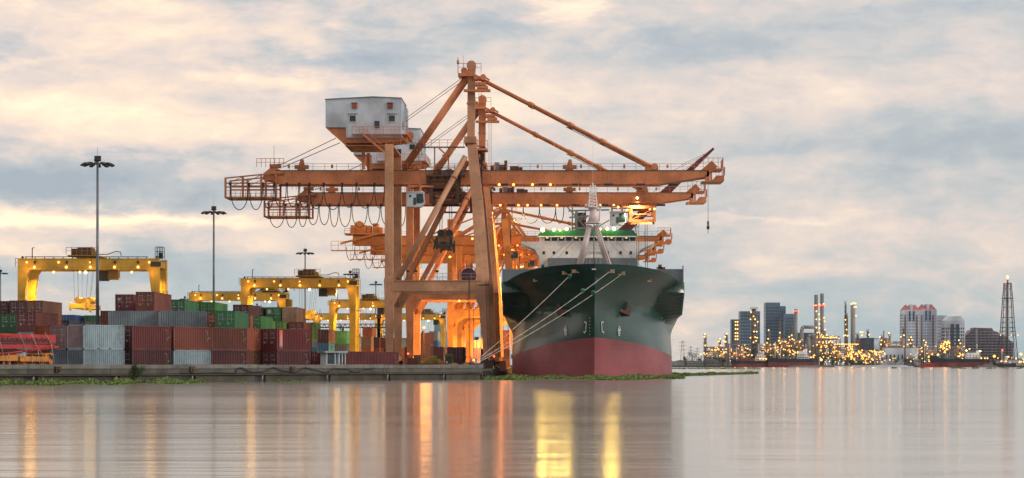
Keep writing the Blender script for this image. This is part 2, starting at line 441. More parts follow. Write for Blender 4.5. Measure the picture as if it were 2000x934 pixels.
# ---------------------------------------------------------------- shipping containers
CC = {
 'maroon':(.105,.028,.036),'maroon2':(.15,.034,.038),'brown':(.20,.060,.042),'brown2':(.17,.07,.045),'redbrown':(.23,.055,.035),
 'lightblue':(.21,.30,.36),'paleblue':(.24,.33,.38),'grey':(.17,.215,.25),'grey2':(.14,.18,.22),'darkred':(.17,.025,.028),'red':(.34,.03,.03),
 'pinkgrey':(.30,.22,.23),'salmon':(.40,.13,.07),'pink':(.30,.17,.17),'green':(.025,.17,.075),'green2':(.05,.22,.06),'lime':(.17,.33,.06),'blue':(.02,.10,.26),
 'skyblue':(.03,.20,.36),'navy':(.022,.04,.095),'beige':(.42,.25,.16),'orange':(.42,.13,.045),'tan':(.30,.16,.08),'yellow':(.55,.33,.04),'rust':(.22,.05,.02)}
for k_, c_ in CC.items():
    if k_ not in ('lightblue','paleblue','grey','pinkgrey'):
        mx = max(c_); c_ = tuple(.78*v*(v/mx)**.22 for v in c_)
    M['c_'+k_] = paint('container_paint_'+k_, c_, .55, 0, .42, .42, .55, .6)
CW, CH = 2.44, 2.59
def corr_side(mb, x, L, z0, z1, sgn):
    """corrugated long wall at local x, running in y"""
    n = int(round((L-.3)/.29)); step = (L-.3)/n; ys = []; y = .15
    for i in range(n):
        ys += [(y, 0), (y+step*.28, 0), (y+step*.44, 1), (y+step*.80, 1)]; y += step
    ys.append((L-.15, 0)); b = len(mb.v)
    for (yy, k) in ys:
        for z in (z0, z1): mb.v.append((x - sgn*k*.075, yy, z))
    for i in range(len(ys)-1):
        a = b+i*2; f = (a, a+2, a+3, a+1) if sgn > 0 else (a, a+1, a+3, a+2)
        mb.f.append(f); mb.mi.append(0); mb.sm.append(False)
def corr_end(mb, y, z0, z1):
    n = 8; step = (CW-.24)/n; xs = []; x = -CW/2+.12
    for i in range(n):
        xs += [(x, 0), (x+step*.28, 0), (x+step*.44, 1), (x+step*.80, 1)]; x += step
    xs.append((CW/2-.12, 0)); b = len(mb.v)
    for (xx, k) in xs:
        for z in (z0, z1): mb.v.append((xx, y + k*.07, z))
    for i in range(len(xs)-1):
        a = b+i*2; mb.f.append((a, a+2, a+3, a+1)); mb.mi.append(0); mb.sm.append(False)
_cm = {}
def cont_meshes(L, H, solid_end):
    key = (L, H, solid_end)
    if key in _cm: return _cm[key]
    X = CW/2
    b = MB(); corr_side(b, X-.02, L, .16, H-.10, 1); corr_side(b, -X+.02, L, .16, H-.10, -1)
    b.box(-X+.11, X-.11, .10, L-.06, .12, H-.04)
    ew = MB(); corr_end(ew, .03, .16, H-.10)
    f = MB()
    for x in (-X, X-.12):
        for y in (0, L-.14): f.box(x, x+.12, y, y+.14, 0, H)
        f.box(x+.002, x+.118, .14, L-.14, 0, .15); f.box(x+.002, x+.118, .14, L-.14, H-.09, H-.003)
    for y in (0, L-.12):
        f.box(-X+.12, X-.12, y+.002, y+.118, 0, .15); f.box(-X+.12, X-.12, y+.002, y+.118, H-.11, H-.003)
    c = f; nf = len(f.f)
    for x in (-X-.006, X-.152):
        for y in (-.006, L-.152):
            for z in (-.004, H-.114): c.box(x, x+.158, y, y+.158, z, z+.118, 1)
    for yy in (L/2-1.0, L/2+.7): c.box(X-.05, X+.006, yy, yy+.32, .01, .13, 1)
    b.v2 = None
    d = MB(); d.box(-.54, .54, 0, .05, .17, H-.13)
    for z in [.17+(H-.3)*q for q in (.04,.26,.48,.70,.92)]: d.box(-.50, .50, -.022, .001, z-.06, z+.06)
    r_ = MB()
    for x in (-.28, .24): r_.tube((x,-.055,.12),(x,-.055,H-.08),.022,6); r_.box(x-.14,x+.14,-.075,-.045,1.02,1.07)
    for z in (.3,.8,1.4,1.9,2.3): r_.box(.49,.56,-.035,.0,z,z+.1)
    mk = MB(); rr = random.Random(int(L*10)+int(H*100))
    # rows of small stencilled marks near the far top corner and down the side
    for row in range(8):
        y = L-.66+rr.uniform(-.02,.02); wdt = rr.uniform(.03,.09)
        if row not in (3,): mk.box(X-.010, X+.002, y, y+wdt, H-.62-row*.15, H-.555-row*.15)
    for q in range(4): mk.box(X-.010, X+.002, L-.98+q*.10, L-.93+q*.10, H-.46, H-.40)
    mk.box(X-.010, X+.002, L-.42, L-.30, H-1.30, H-1.18)
    dm = MB()
    for row in range(3):
        for q in range(rr.randint(3,6)): dm.box(.05+q*.12-.28, .12+q*.12-.28, -.004, .0, H-.55-row*.28, H-.44-row*.28)
    dm.box(-.3,-.05,-.004,.0,H-1.75,H-1.5)
    mats = [M['grey']]
    out = {}
    for nm, m_ in (('body', b), ('end_wall', ew), ('frame', f), ('door', d), ('lock_rods', r_), ('marking', mk), ('door_marking', dm)):
        o = m_.build(nm, mats if nm != 'frame' else [M['grey'], M['dark']]); COL.objects.unlink(o); out[nm] = o.data; bpy.data.objects.remove(o)
    _cm[key] = out; return out
def mesh_obj(name, me, mat, parent, loc=(0,0,0), rz=0):
    o = bpy.data.objects.new(name, me); COL.objects.link(o); o.parent = parent; o.location = loc; o.rotation_euler[2] = rz
    o.material_slots[0].link = 'OBJECT'; o.material_slots[0].material = mat
    return o
M['stencil'] = paint('white_stencil_paint', (.36,.36,.36), .6, 0, .5, .1, 2)
M['seal'] = paint('lock_rod_steel', (.22,.20,.20), .45, .4, .4, .2, 2)
CGROUP = {}
def container(x, y, z, color, label, L=12.19, rz=0.0, H=CH, solid=False, marks=True, group='stacked shipping containers', doorcol=None, lod=0):
    t = thing('shipping_container', label, 'container', (x, y, z), rz, group)
    ms = cont_meshes(L, H, solid); m = M['c_'+color]; md = M['c_'+(doorcol or color)]
    mesh_obj('body', ms['body'], m, t); mesh_obj('frame', ms['frame'], m, t)
    if solid: mesh_obj('end_wall', ms['end_wall'], md, t)
    if not solid:
        for s in (-1, 1):
            d = mesh_obj('door', ms['door'], md, t, (s*.555, .04, 0))
            if lod < 2: mesh_obj('lock_rods', ms['lock_rods'], M['seal'], d)
            if marks and lod < 1: mesh_obj('marking', ms['door_marking'], M['stencil'], d)
    if marks and lod < 1: mesh_obj('marking', ms['marking'], M['stencil'], t)
    return t

RZ_F = -math.atan2(U.x, U.y)
RB = Vector((-51.3, 233, 0))           # line of the near side faces of the front row
def front_row(px, row, tier, color, label, L=6.06, **kw):
    """container of the rotated block; px = photo column of its near corner in row 0"""
    k = (px-1110)/F; t = (k*RB.y-RB.x)/(U.x-k*U.y)
    p = RB + U*t - NRM*(row*2.52 + CW/2 + random.uniform(-.03,.03))
    return container(p.x, p.y, DECK+.02+tier*2.61, color, label, L, RZ_F+random.uniform(-.006,.006), group='containers of the front block', **kw)
G = [(163,'lightblue','paleblue'),(258,'maroon','maroon2'),(339,'paleblue','brown'),(413,'maroon','brown')]
LAB = {(163,0):'light blue container at the bottom left of the front row beside the red steel bundle',(163,1):'pale blue container on top at the left end of the front row',
 (258,0):'maroon container with white side lettering, bottom of the second stack in the front row',(258,1):'maroon red container on top of the second stack in the front row',
 (339,0):'light blue container at the bottom between two maroon ones in the front row',(339,1):'brown red container resting on the light blue one in the front row',
 (413,0):'maroon container at the bottom of the fourth stack of the front row',(413,1):'wide brown red container on top of the fourth stack in the front row'}
for px, c0, c1 in G:
    front_row(px, 0, 0, c0, LAB[(px,0)], solid=(px==163), doorcol='grey' if px==163 else None); front_row(px, 0, 1, c1, LAB[(px,1)], solid=(px==163), doorcol='pinkgrey' if px==163 else None)
front_row(541, 0, 0, 'maroon', 'maroon container at the bottom right end of the front row with doors showing')
lg = front_row(541, 0, 1, 'darkred', 'dark red container with a white spike logo at the front row end')
mb = MB(); X_ = CW/2
mb.box(X_-.012, X_+.004, .42, 1.02, .22, CH-.14); mb.build('logo_stripe', paint('logo_orange_red',(.55,.07,.03),.5,0,.2,.1,1), lg)
mb = MB(); mb.prism([(.50,.55),(.98,.55),(.78,CH-.2)], 'x', X_+.004, X_+.010); mb.build('logo_spike', M['stencil'], lg)
mb = MB(); mb.box(X_+.004, X_+.010, .43, 1.01, .24, .42); mb.build('logo_base', paint('logo_blue',(.03,.08,.25),.5,0,.2,.1,1), lg)
mb = MB(); mb.box(-.35,.02,-.075,-.06,1.75,2.15); mb.build('door_placard', M['c_salmon'], lg, (-.35,.04,0))
# second and third rows seen through the gaps and at the left
front_row(163, 1, 0, 'grey2', 'grey blue container at the bottom of the second row, left end', solid=True)
front_row(163, 1, 1, 'pink', 'faded pink container with doors showing behind the pale blue one')
front_row(163, 2, 1, 'orange', 'orange ribbed container end above the red steel bundle', solid=True, marks=False)
front_row(163, 2, 0, 'rust', 'rust red container low beside the orange steel frame', solid=True, marks=False)
for rw in (3,4,5): front_row(163, rw, 0, ['navy','brown','maroon'][rw-3], ['navy','brown','maroon'][rw-3]+' container low behind the orange steel frame', solid=True, marks=False)
front_row(258, 1, 0, 'maroon', 'maroon container of the second row behind the second stack, bottom'); front_row(258, 1, 1, 'maroon2', 'maroon container of the second row behind the second stack, top')
front_row(339, 1, 0, 'grey', 'grey container hidden behind the third stack, bottom'); front_row(339, 1, 1, 'brown', 'brown container hidden behind the third stack, top')
front_row(474, 1, 0, 'brown2', 'brown container of the second row in the gap before the door end, bottom'); front_row(474, 1, 1, 'salmon', 'salmon brown ribbed container of the second row in the gap before the door end, top')
for px, c_, w_ in ((258,'green','left'),(345,'maroon','second'),(430,'grey','third'),(520,'brown','right')):
    front_row(px, 2, 0, c_, c_+' container of the third row hidden behind the front block, bottom, '+w_); front_row(px, 2, 1, c_, c_+' container of the third row hidden behind the front block, top, '+w_)
lc = on_front(660, 0, RB)
container(lc.x-NRM.x*CW/2, lc.y-NRM.y*CW/2, DECK+.02, 'maroon2', 'long maroon container lying alone on the quay right of the booth', 12.19, RZ_F, group='containers of the front block')

def ax(px, ytop, n, color, label, L=12.19, d=None, **kw):
    """container standing along the ship berth direction: px = left edge of its door end, top seen at ytop on tier n (1 = ground)"""
    ztop = DECK + n*(CH+.02)
    if d is None: d = (ztop-EYE)*F/(713-ytop)
    x = XW(px, d)+CW/2
    return container(x, d, ztop-CH, color, label, L, random.uniform(-.004,.004), lod=(0 if d < 380 else (1 if d < 460 else 2)), **kw)
yd = [
 (225,575,4,'darkred','dark red container with a white door label, left of the highest one'),
 (265,570,4,'brown','brown red container standing highest on the grey ones under the yellow gantry'),
 (328,585,4,'green','green container right of the highest brown red container'),
 (388,590,4,'green2','green container behind the second lamp mast'),
 (-16,588,4,'maroon','maroon container at the left edge of the picture, top level'),
 (18,587,4,'maroon','plain maroon container on the top level beside the brown one'),
 (51,587,4,'brown2','brown container on the top level under the left gantry leg'),
 (33,609,3,'maroon2','maroon container with white door lettering below the brown one'),
 (-1,613,3,'green','green container with white door lettering near the left edge'),
 (-36,613,3,'red','red container at the left edge of the picture, third level'),
 (55,597,4,'yellow','yellow container edge catching the lamp light behind the brown one'),
 (120,615,4,'blue','blue container with white lettering far behind the left stacks'),
 (104,626,3,'navy','dark blue container under the far blue one'),
 (136,628,3,'navy','navy container under loose plates, between blue and green ones'),
 (164,616,4,'green','green container just left of the tallest lamp mast'),
 (196,607,4,'darkred','dark red container right of the tallest lamp mast'),
 (421,607,3,'green','bright green container standing on the front block near its centre'),
 (455,595,4,'maroon','maroon container end behind the green one, under the gantry leg'),
 (485,600,4,'maroon','maroon container end with a small blue label left of the tall green one'),
 (519,600,4,'green','tall green container with a round white emblem on its door'),
 (454,616,3,'salmon','salmon sided container right of the bright green one'),
 (476,617,3,'green2','light green sided container right of the salmon one'),
 (501,627,3,'lime','lime green container below the tall green one'),
 (523,628,3,'lime','lime green container, second one below the tall green one'),
 (551,600,4,'beige','beige container just right of the tall green one'),
 (557,632,3,'salmon','small salmon container right of the beige one'),
 (576,633,3,'lime','lime green container at the right end of the low green row'),
 (593,630,4,'green','green container with a round white emblem above the navy stack'),
 (563,629,3,'rust','rust coloured container under the beige one'),
]
for px, yt, n, c, lab in yd:
    dkw = {}
    o = ax(px, yt, n, c, lab, **dkw)
    if 'emblem' in lab:
        for ch in o.children:
            if ch.name.startswith('door'):
                MB().tube((-.1,-.07,1.85),(-.1,-.05,1.85),.32,14).build('emblem', M['stencil'], ch); break
    dl = [ch for ch in o.children if ch.name.startswith('door')]
    for key, colr, (xa_, za_, w_, h_) in (('white door label', M['stencil'], (-.35,1.75,.42,.35)), ('small blue label', M['c_skyblue'], (-.2,1.2,.35,.35)), ('standing highest', M['c_orange'], (.0,.85,.34,.34))):
        if key in lab and dl: MB().box(xa_,xa_+w_,-.075,-.06,za_,za_+h_).build('door_label', colr, dl[0])
    if n >= 3:      # carry the stack below it: hidden tiers that another viewpoint may see
        for q in range(1, n):
            c2 = random.choice(['maroon','brown','grey','green','navy'])
            x, y, z = o.location; wd = lab.split(); short = ' '.join(wd[:min(7, len(wd))])
            container(x, y+random.uniform(-.1,.1), z-q*(CH+.02), c2, '%s container, %s below the %s' % (c2, ['','directly','two','three'][q], short), lod=2, group='supporting containers of the yard stacks')
# grey containers turned a little, under the highest ones
for px, c, lab in ((199,'grey','grey container in the third tier behind the pale blue one, left of the pair'),(297,'grey','grey container in the third tier below the highest brown red one, right of the pair')):
    d = 279; x = XW(px, d); z = DECK+2*(CH+.02)
    o = container(x+.60, d+1.0, z, c, lab, 6.06, R(-78), group='grey containers of the third tier')
    z1 = DECK+(CH+.02)
    container(x+.62, d+1.02, z1, random.choice(['grey2','maroon']), 'hidden container carrying the grey one '+('on the left' if px < 250 else 'on the right'), 6.06, R(-78), lod=2, group='supporting containers of the yard stacks')
for px, c, lab in ((386,'orange','narrow orange container end right of the grey pair'),(398,'grey2','narrow grey container end between orange and green ones')):
    ax(px, 612 if px < 390 else 613, 3, c, lab, d=291 if px < 390 else 296)
# right hand stacks behind the booth: three tiers each
cols = [(604,444,['navy','navy','navy'],3),(617,425,['grey','skyblue','maroon'],3),(622,436,['lime','salmon','darkred'],3),(653,444,['navy','navy','green'],3),(671,470,['maroon','maroon','green'],3),
        (705,540,['brown','orange','tan'],3),(722,548,['salmon','brown','maroon'],3),(741,552,['tan','salmon','brown'],3),(758,556,['navy','navy','orange'],3),(776,560,['orange','salmon','grey'],3),
        (708,560,['brown','brown','orange','orange'],4),(790,520,['brown','maroon'],2),(818,470,['maroon','maroon','maroon2'],3),(846,520,['maroon','maroon'],2),(868,560,['navy','brown'],2),(838,620,['grey','lightblue','blue','grey'],4),
        (925,560,['brown','maroon','salmon'],3),(942,600,['navy','brown','maroon'],3),(977,600,['brown','maroon','orange','salmon'],4),(958,640,['lightblue','maroon'],2)]
place_w = ['bottom','second','third','top']; ords = ['first','second','third','fourth','fifth','sixth','seventh','eighth','ninth','tenth']; cnt_ = {}
for px, d, cs, n in sorted(cols, key=lambda c_: c_[0]):
    w0 = 0 if px < 700 else 1 if px < 800 else 2 if px < 920 else 3; cnt_[w0] = cnt_.get(w0, -1)+1
    for q, c in enumerate(cs):
        z = DECK+.02+q*(CH+.02)
        where = ('behind the booth' if px < 700 else 'behind the right gantry leg' if px < 800 else 'seen through the crane portal' if px < 920 else 'seen beyond the seaward crane legs')
        container(XW(px, d)+CW/2, d, z, c, '%s container, %s tier, %s stack from the left %s' % (c.rstrip('2'), place_w[q], ords[cnt_[w0]], where), 12.19, random.uniform(-.004,.004), lod=1 if d < 480 else 2, group='containers of the rear yard')
# ---------------------------------------------------------------- ship to shore gantry cranes
XR, D1 = -21.25, 360.0
def text_mesh(name, s, size, mat, parent, loc, rot=(R(90),0,0), depth=.02):
    cu = bpy.data.curves.new(name, 'FONT'); cu.body = s; cu.size = size; cu.extrude = depth; cu.align_x = 'CENTER'
    ob = bpy.data.objects.new(name, cu); COL.objects.link(ob)
    dg = bpy.context.evaluated_depsgraph_get(); me = bpy.data.meshes.new_from_object(ob.evaluated_get(dg))
    bpy.data.objects.remove(ob); o = bpy.data.objects.new(name, me); COL.objects.link(o)
    me.materials.clear(); me.materials.append(mat); o.parent = parent; o.location = loc; o.rotation_euler = rot
    return o
def q(px, py, dy=0.0):
    d = D1+dy
    return Vector(((px-1110)/F*d-XR, dy, EYE+(713-py)/F*d-DECK))
def sts(d0, label, trolley_px, mat='crane', legmat='crane_tan', tall=True, back=541, house=True, apex=130, text=None, lamps=(), reel=False, lower_spreader=True, sp=450):
    c = thing('ship_to_shore_crane', label, 'gantry crane', (XR, d0, DECK), 0, 'gantry cranes along the berth')
    B, L_ = M[mat], M[legmat]
    LX, RX = q(760,0).x, q(951,0).x
    # --- legs
    for dy in (0, 18):
        x = LX; mb = MB()
        mb.box(x-.66, x+.66, dy-.62, dy+.62, 15.0, q(0,282).z)
        mb.beam((x,dy,15.0),(x+.1,dy,2.4),1.62,1.3,up=(0,1,0),w2=1.15,h2=1.1)
        mb.box(x-.72,x+.72,dy-.68,dy+.68,14.3,15.25)
        mb.build('leg', [L_], c)
    top_y = {0: 6.2, 18: 11.8}
    for dy in (0, 18):
        s = 1 if dy else -1
        mb = MB(); a, b_, cc, e = q(953,704), q(944,558), q(931,390), q(919,277)
        P1 = Vector((a.x,dy,2.4)); P2 = Vector((b_.x,dy,b_.z)); P3 = Vector((cc.x,dy-s*3.4,cc.z)); P4 = Vector((e.x,top_y[dy],e.z))
        mb.beam(P1,P2,1.35,1.25,up=(0,1,0),w2=2.05,h2=1.4); mb.beam(P2,P3,2.05,1.35,up=(0,1,0),w2=1.85); mb.beam(P3,P4,1.85,1.35,up=(0,1,0),w2=1.6,h2=1.1)
        mb.build('leg', [L_], c)
    # --- mast above the seaward legs
    yt = 275 if tall else 330
    ap = q(921, apex, 9); mt = q(920, yt, 9)
    mb = MB(); mb.beam(mt, ap, 1.25, 1.3, up=(0,1,0)); mb.box(mt.x-1.0, mt.x+1.0, 5.4, 12.6, mt.z-.7, mt.z+.35)
    mb.tube((ap.x, 8.2, ap.z+.1),(ap.x, 9.8, ap.z+.1), .8, 14)
    mb.box(mt.x-.72, mt.x+.72, 8.2, 9.8, ap.z*.5+mt.z*.5-.1, ap.z*.5+mt.z*.5+.1)
    mb.build('mast', [L_], c)
    # --- portal beams, sills and bogies
    zt, zb = q(0,549).z, q(0,569).z
    for dy in (0, 18):
        mb = MB(); mb.box(LX+.5, q(936,0).x, dy-.5, dy+.5, zb, zt); mb.box(LX-.2, q(940,0).x, dy-.62, dy+.62, zt, zt+.12)
        for (x, s) in ((LX+.6, 1), (q(937,0).x, -1)):
            if tall: mb.prism([(x, zb), (x+s*1.5, zb), (x, zb-2.6)], 'y', dy-.42, dy+.42)
            else:
                arc = [(x+s*3.2*(1-math.sin(a_*math.pi/12)), zb-3.2*(1-math.cos(a_*math.pi/12))) for a_ in range(7)]
                for (u0, u1) in zip(arc[:-1], arc[1:]): mb.prism([(x, zb), u0, u1], 'y', dy-.5, dy+.5)
        mb.railing((LX+1, dy-.55, zt+.12), (RX-1, dy-.55, zt+.12), 1.1, 1.5, .03)
        mb.build('portal_beam', [L_], c)
    for x in (LX, q(945,0).x):
        mb = MB(); mb.box(x-.45, x+.45, .6, 17.4, zb+.1, zt-.1)
        for (y, s) in ((.6, 1), (17.4, -1)): mb.prism([(y, zb+.1), (y+s*1.8, zb+.1), (y, zb-2.2)], 'x', x-.4, x+.4)
        mb.build('side_beam', [L_], c)
    for x in (LX+.1, RX):
        mb = MB(); mb.box(x-.55, x+.55, -1.5, 19.5, 1.6, 2.5); mb.build('sill_beam', [L_], c)
        for dy in (0, 18):
            mb = MB(); mb.prism([(dy-2.2,.55),(dy+2.2,.55),(dy+2.0,1.1),(dy+.6,1.6),(dy-.6,1.6),(dy-2.0,1.1)], 'x', x-.35, x+.35)
            for k in range(4): mb.tube((x-.3, dy-1.8+k*1.2, .36), (x+.3, dy-1.8+k*1.2, .36), .36, 10, 1)
            mb.box(x+.35, x+.85, dy-.6, dy+.5, .8, 1.7, 1); mb.box(x-.9, x-.4, dy-.4, dy+.8, 2.5, 3.6, 1)
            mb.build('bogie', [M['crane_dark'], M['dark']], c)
    # --- braces in both leg frames
    for dy, s in ((0, 1), (18, -1)):
        a = q(777,545); b_ = q(906,300)
        mb = MB(); A_ = Vector((a.x, dy, a.z)); B_ = Vector((b_.x, dy+s*5.2, b_.z))
        if dy == 0 or not tall: mb.tube(A_, B_, .47, 14)
        else: mb.beam(A_, B_, .72, .72)
        mid = A_.lerp(B_, .83); mb.tube(mid-(B_-A_).normalized()*.15, mid+(B_-A_).normalized()*.15, .58, 14)
        mb.build('brace', [L_ if dy == 0 else B], c)
    # --- girder and boom (twin boxes)
    GT, GB = q(0,335,8).z, q(0,360,8).z
    x0, xh, x1 = q(back,0,8).x, q(941,0,8).x, q(1384,0,8).x
    xt = q(1290,0,8).x; tipz = q(0,346,8).z
    for nm, xa, xb in (('girder', x0, xh), ('boom', xh, x1)):
        mb = MB()
        for y in (7.0, 11.0):
            if nm == 'girder':
                mb.box(xa, xb-.02, y-.5, y+.5, GB, GT)
                nst = int((xb-xa)/3.1)
                for k in range(nst): mb.box(xa+1+k*3.1, xa+1.06+k*3.1, y-.53, y+.53, GB+.05, GT-.05)
            else: mb.prism([(xa+.02,GB),(xt,GB),(xb,tipz),(xb,GT),(xa+.02,GT)], 'y', y-.5, y+.5)
            mb.box(xa+.03, xb-.03, y-.62, y+.62, GT, GT+.09, 1); mb.box(xa+.03, (xb if nm=='girder' else xt)-.03, y-.66, y+.66, GB-.10, GB, 0)
        n = int((xb-xa)/6)
        for k in range(n+1):
            x = xa+.3+(xb-xa-.6)*k/n; mb.box(x-.25, x+.25, 7.5, 10.5, GT-.7, GT-.1)
        mb.build(nm, [B, M['rail']], c)
        mb = MB(); mb.railing((xa+.3, 6.45, GT+.09), (xb-.5, 6.45, GT+.09), 1.05, 1.9, .032)
        for k in range(int((xb-xa)/7.2)): mb.box(xa+2+k*7.2, xa+2.35+k*7.2, 6.35, 6.5, GT+.4, GT+1.0)
        mb.build('walkway_railing', [B], c)
    MB().box(xh-.12, xh+.12, 6.3, 6.45, GB-.2, GT+1.6).build('hinge_plate', [M['dark']], c)
    # lugs on top
    for px in ((590, 1112) if house else (1112,)):
        x = q(px,0,8).x; mb = MB(); mb.prism([(x-.7,GT+.09),(x+.7,GT+.09),(x+.35,GT+1.9),(x-.1,GT+1.9)], 'y', 6.7, 7.4)
        mb.box(x-1.1,x+1.2,6.6,7.5,GT+.35,GT+.95); mb.build('stay_lug', [B], c)
    mb = MB(); x = q(1278,0,8).x; mb.tube((x,6.4,GT+.7),(x,11.6,GT+.7),.55,12); mb.box(x-1.6,x+.6,6.6,7.4,GT+.09,GT+.6); mb.build('stay_anchor', [B], c)
    # catwalk under the boom with cable boxes
    mb = MB(); z = q(0,364,6).z; xa, xb = q(948,0,6).x, q(1266,0,6).x
    mb.box(xa, xb, 5.6, 6.3, z-.12, z+.05)
    for k in range(8): x = xa+(xb-xa)*k/7; mb.box(x-.06,x+.06,6.0,6.15,z,GB)
    mb.build('catwalk', [B], c)
    for px in (1126, 1189, 1251, 1315, 985, 1060):
        x = q(px,0,6).x; MB().box(x-.75, x+.75, 6.2, 6.48, GB-.38, GB-.02).build('cable_box', [M['dark']], c)
    # --- boom tip
    mb = MB(); xx = x1
    mb.prism([(xx-1.5,GT),(xx+.6,GT-.2),(xx+1.4,GT+.7),(xx+.4,GT+1.7),(xx-.3,GT+1.0)], 'y', 6.6, 7.4)
    mb.prism([(xx-1.5,GT),(xx+.6,GT-.2),(xx+1.4,GT+.7),(xx+.4,GT+1.7),(xx-.3,GT+1.0)], 'y', 10.6, 11.4)
    mb.box(xx-.4, xx+.1, 6.5, 11.5, GT-1.7, GT-.1); mb.box(xx+.7, xx+2.2, 6.5, 11.5, GT+.1, GT+.4)
    zb2 = q(0,356,8).z
    mb.box(xx-1.2, xx+2.2, 6.4, 11.6, zb2-.1, zb2+.1); mb.box(xx-.7,xx-.4,6.5,7,zb2,GT-.8); mb.box(xx+.2,xx+.5,6.5,7,zb2,GT-.5)
    mb.prism([(xx+.4,zb2+.1),(xx+2.5,zb2+.1),(xx+2.5,zb2+1.0),(xx+1.2,zb2+1.0)], 'y', 6.6, 11.4)
    mb.railing((xx+1.1,6.5,zb2+1.0),(xx+2.6,6.5,zb2+1.0),1.4,.5,.035); mb.railing((xx+2.6,6.5,zb2+1.0),(xx+2.6,11.4,zb2+1.0),1.4,1.2,.035)
    mb.railing((xx-1.0,6.4,GT+.5),(xx+2.3,6.4,GT+.5),1.6,.8,.04); mb.railing((xx+2.3,6.4,GT+.4),(xx+2.3,11.6,GT+.4),1.6,1.2,.04)
    mb.build('boom_tip_platform', [B], c)
    # --- trolley, cab, spreader
    tx = q(trolley_px,0,4).x
    mb = MB()
    for y in (5.6, 12.4):
        mb.box(tx-2.4, tx+2.4, y-.22, y+.22, GB-.9, GB-.35); mb.box(tx-2.5, tx-1.9, y-.25, y+.25, GB-3.4, GB-.3); mb.box(tx+1.9, tx+2.5, y-.25, y+.25, GB-3.4, GB-.3)
        mb.box(tx-2.5, tx+2.5, y-.22, y+.22, GB-3.4, GB-2.95); mb.beam((tx-1.9,y,GB-2.0),(tx+1.9,y,GB-1.9),.25,.25)
        mb.beam((tx-1.9,y,GB-2.9),(tx+1.9,y,GB-1.0),.15,.15)
    for x in (-2.2,2.2): mb.box(tx+x-.2, tx+x+.2, 5.8, 12.2, GB-3.3, GB-2.95)
    mb.box(tx-2.6, tx+2.6, 5.2, 5.9, GT-1.9, GT-1.75)
    mb.railing((tx-2.6,5.2,GT-1.75),(tx+2.6,5.2,GT-1.75),1.7,.9,.04)
    for x in (-1.6,-.4,.9): mb.box(tx+x-.35, tx+x+.35, 5.35, 5.9, GT-1.75, GT-.75)
    mb.beam((tx-5.8,6.5,GB-1.5),(tx-2,6.5,GB-1.5),.3,.3); mb.beam((tx-5.8,6.5,GB-.8),(tx-2,6.5,GB-.8),.2,.2)
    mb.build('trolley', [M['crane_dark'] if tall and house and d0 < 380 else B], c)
    cx = tx-4.6; cb = GB-4.15
    mb = MB(); mb.prism([(cx-1.5,cb),(cx+.9,cb),(cx+1.45,cb+.6),(cx+1.3,cb+2.35),(cx-1.5,cb+2.35)], 'y', 2.6, 5.0)
    mb.box(cx-1.6,cx+1.4,2.5,5.1,cb+2.35,cb+2.5)
    cab = mb.build('operator_cab', [M['white'] if house else B], c)
    mb = MB(); mb.prism([(cx+.15,cb+.55),(cx+.95,cb+.55),(cx+1.38,cb+.75),(cx+1.27,cb+2.15),(cx+.15,cb+2.15)], 'y', 2.57, 2.6); mb.build('window', [M['glass']], cab)
    mb = MB(); mb.box(cx-.35,cx+.1,2.57,2.6,cb+.3,cb+1.5); mb.build('window', [M['glass']], cab)
    mb = MB(); mb.box(cx-1.05,cx-.7,2.57,2.6,cb+1.55,cb+1.95); mb.build('vent', [M['dark']], cab)
    mb = MB(); mb.box(cx-1.3,cx-1.0,3,4.6,cb+2.5,GB-.4); mb.box(cx+.6,cx+.9,3,4.6,cb+2.5,GB-.4); mb.beam((cx-1.5,3.8,GB-.6),(cx+4,6,GB-.6),.3,.3)
    mb.build('cab_hanger', [B], c)
    if lower_spreader:
        mb = MB(); st, sb = q(0,sp,9).z, q(0,sp+42,9).z
        for sx in (-1.0,-.6,.7,1.1):
            for y in (8.0,10.2): mb.tube((tx+sx*.9,y,GB-3),(tx+sx,y,st),.03,4,1)
        mb.box(tx-1.0, tx+1.0, 3.0, 15.2, sb+.5, sb+1.3)
        mb.prism([(tx-1.2,sb+1.3),(tx+1.2,sb+1.3),(tx+1.35,sb+2.6),(tx+.8,st),(tx-.8,st),(tx-1.35,sb+2.6)], 'y', 7.4, 10.8)
        for s in (-1,1):
            mb.tube((tx+s*.75,7.2,st-.5),(tx+s*.75,11,st-.5),.55,10,1); mb.box(tx+s*1.1-.15,tx+s*1.1+.15,2.8,3.4,sb+.1,sb+2.2,1); mb.box(tx+s*1.1-.15,tx+s*1.1+.15,14.8,15.4,sb+.1,sb+2.2,1)
            mb.beam((tx+s*1.15,3.0,sb+2.0),(tx+s*1.6,3.0,sb+.1),.18,.3,1)
        mb.box(tx-1.3,tx+1.3,2.7,3.2,sb+.35,sb+.7,1); mb.box(tx-.5,tx+.5,2.7,3.0,sb+1.0,sb+1.4,1)
        mb.build('spreader', [paint('oily_brown_yellow',(.22,.10,.03),.6,0,.4,.3,1.5), M['dark']], c)
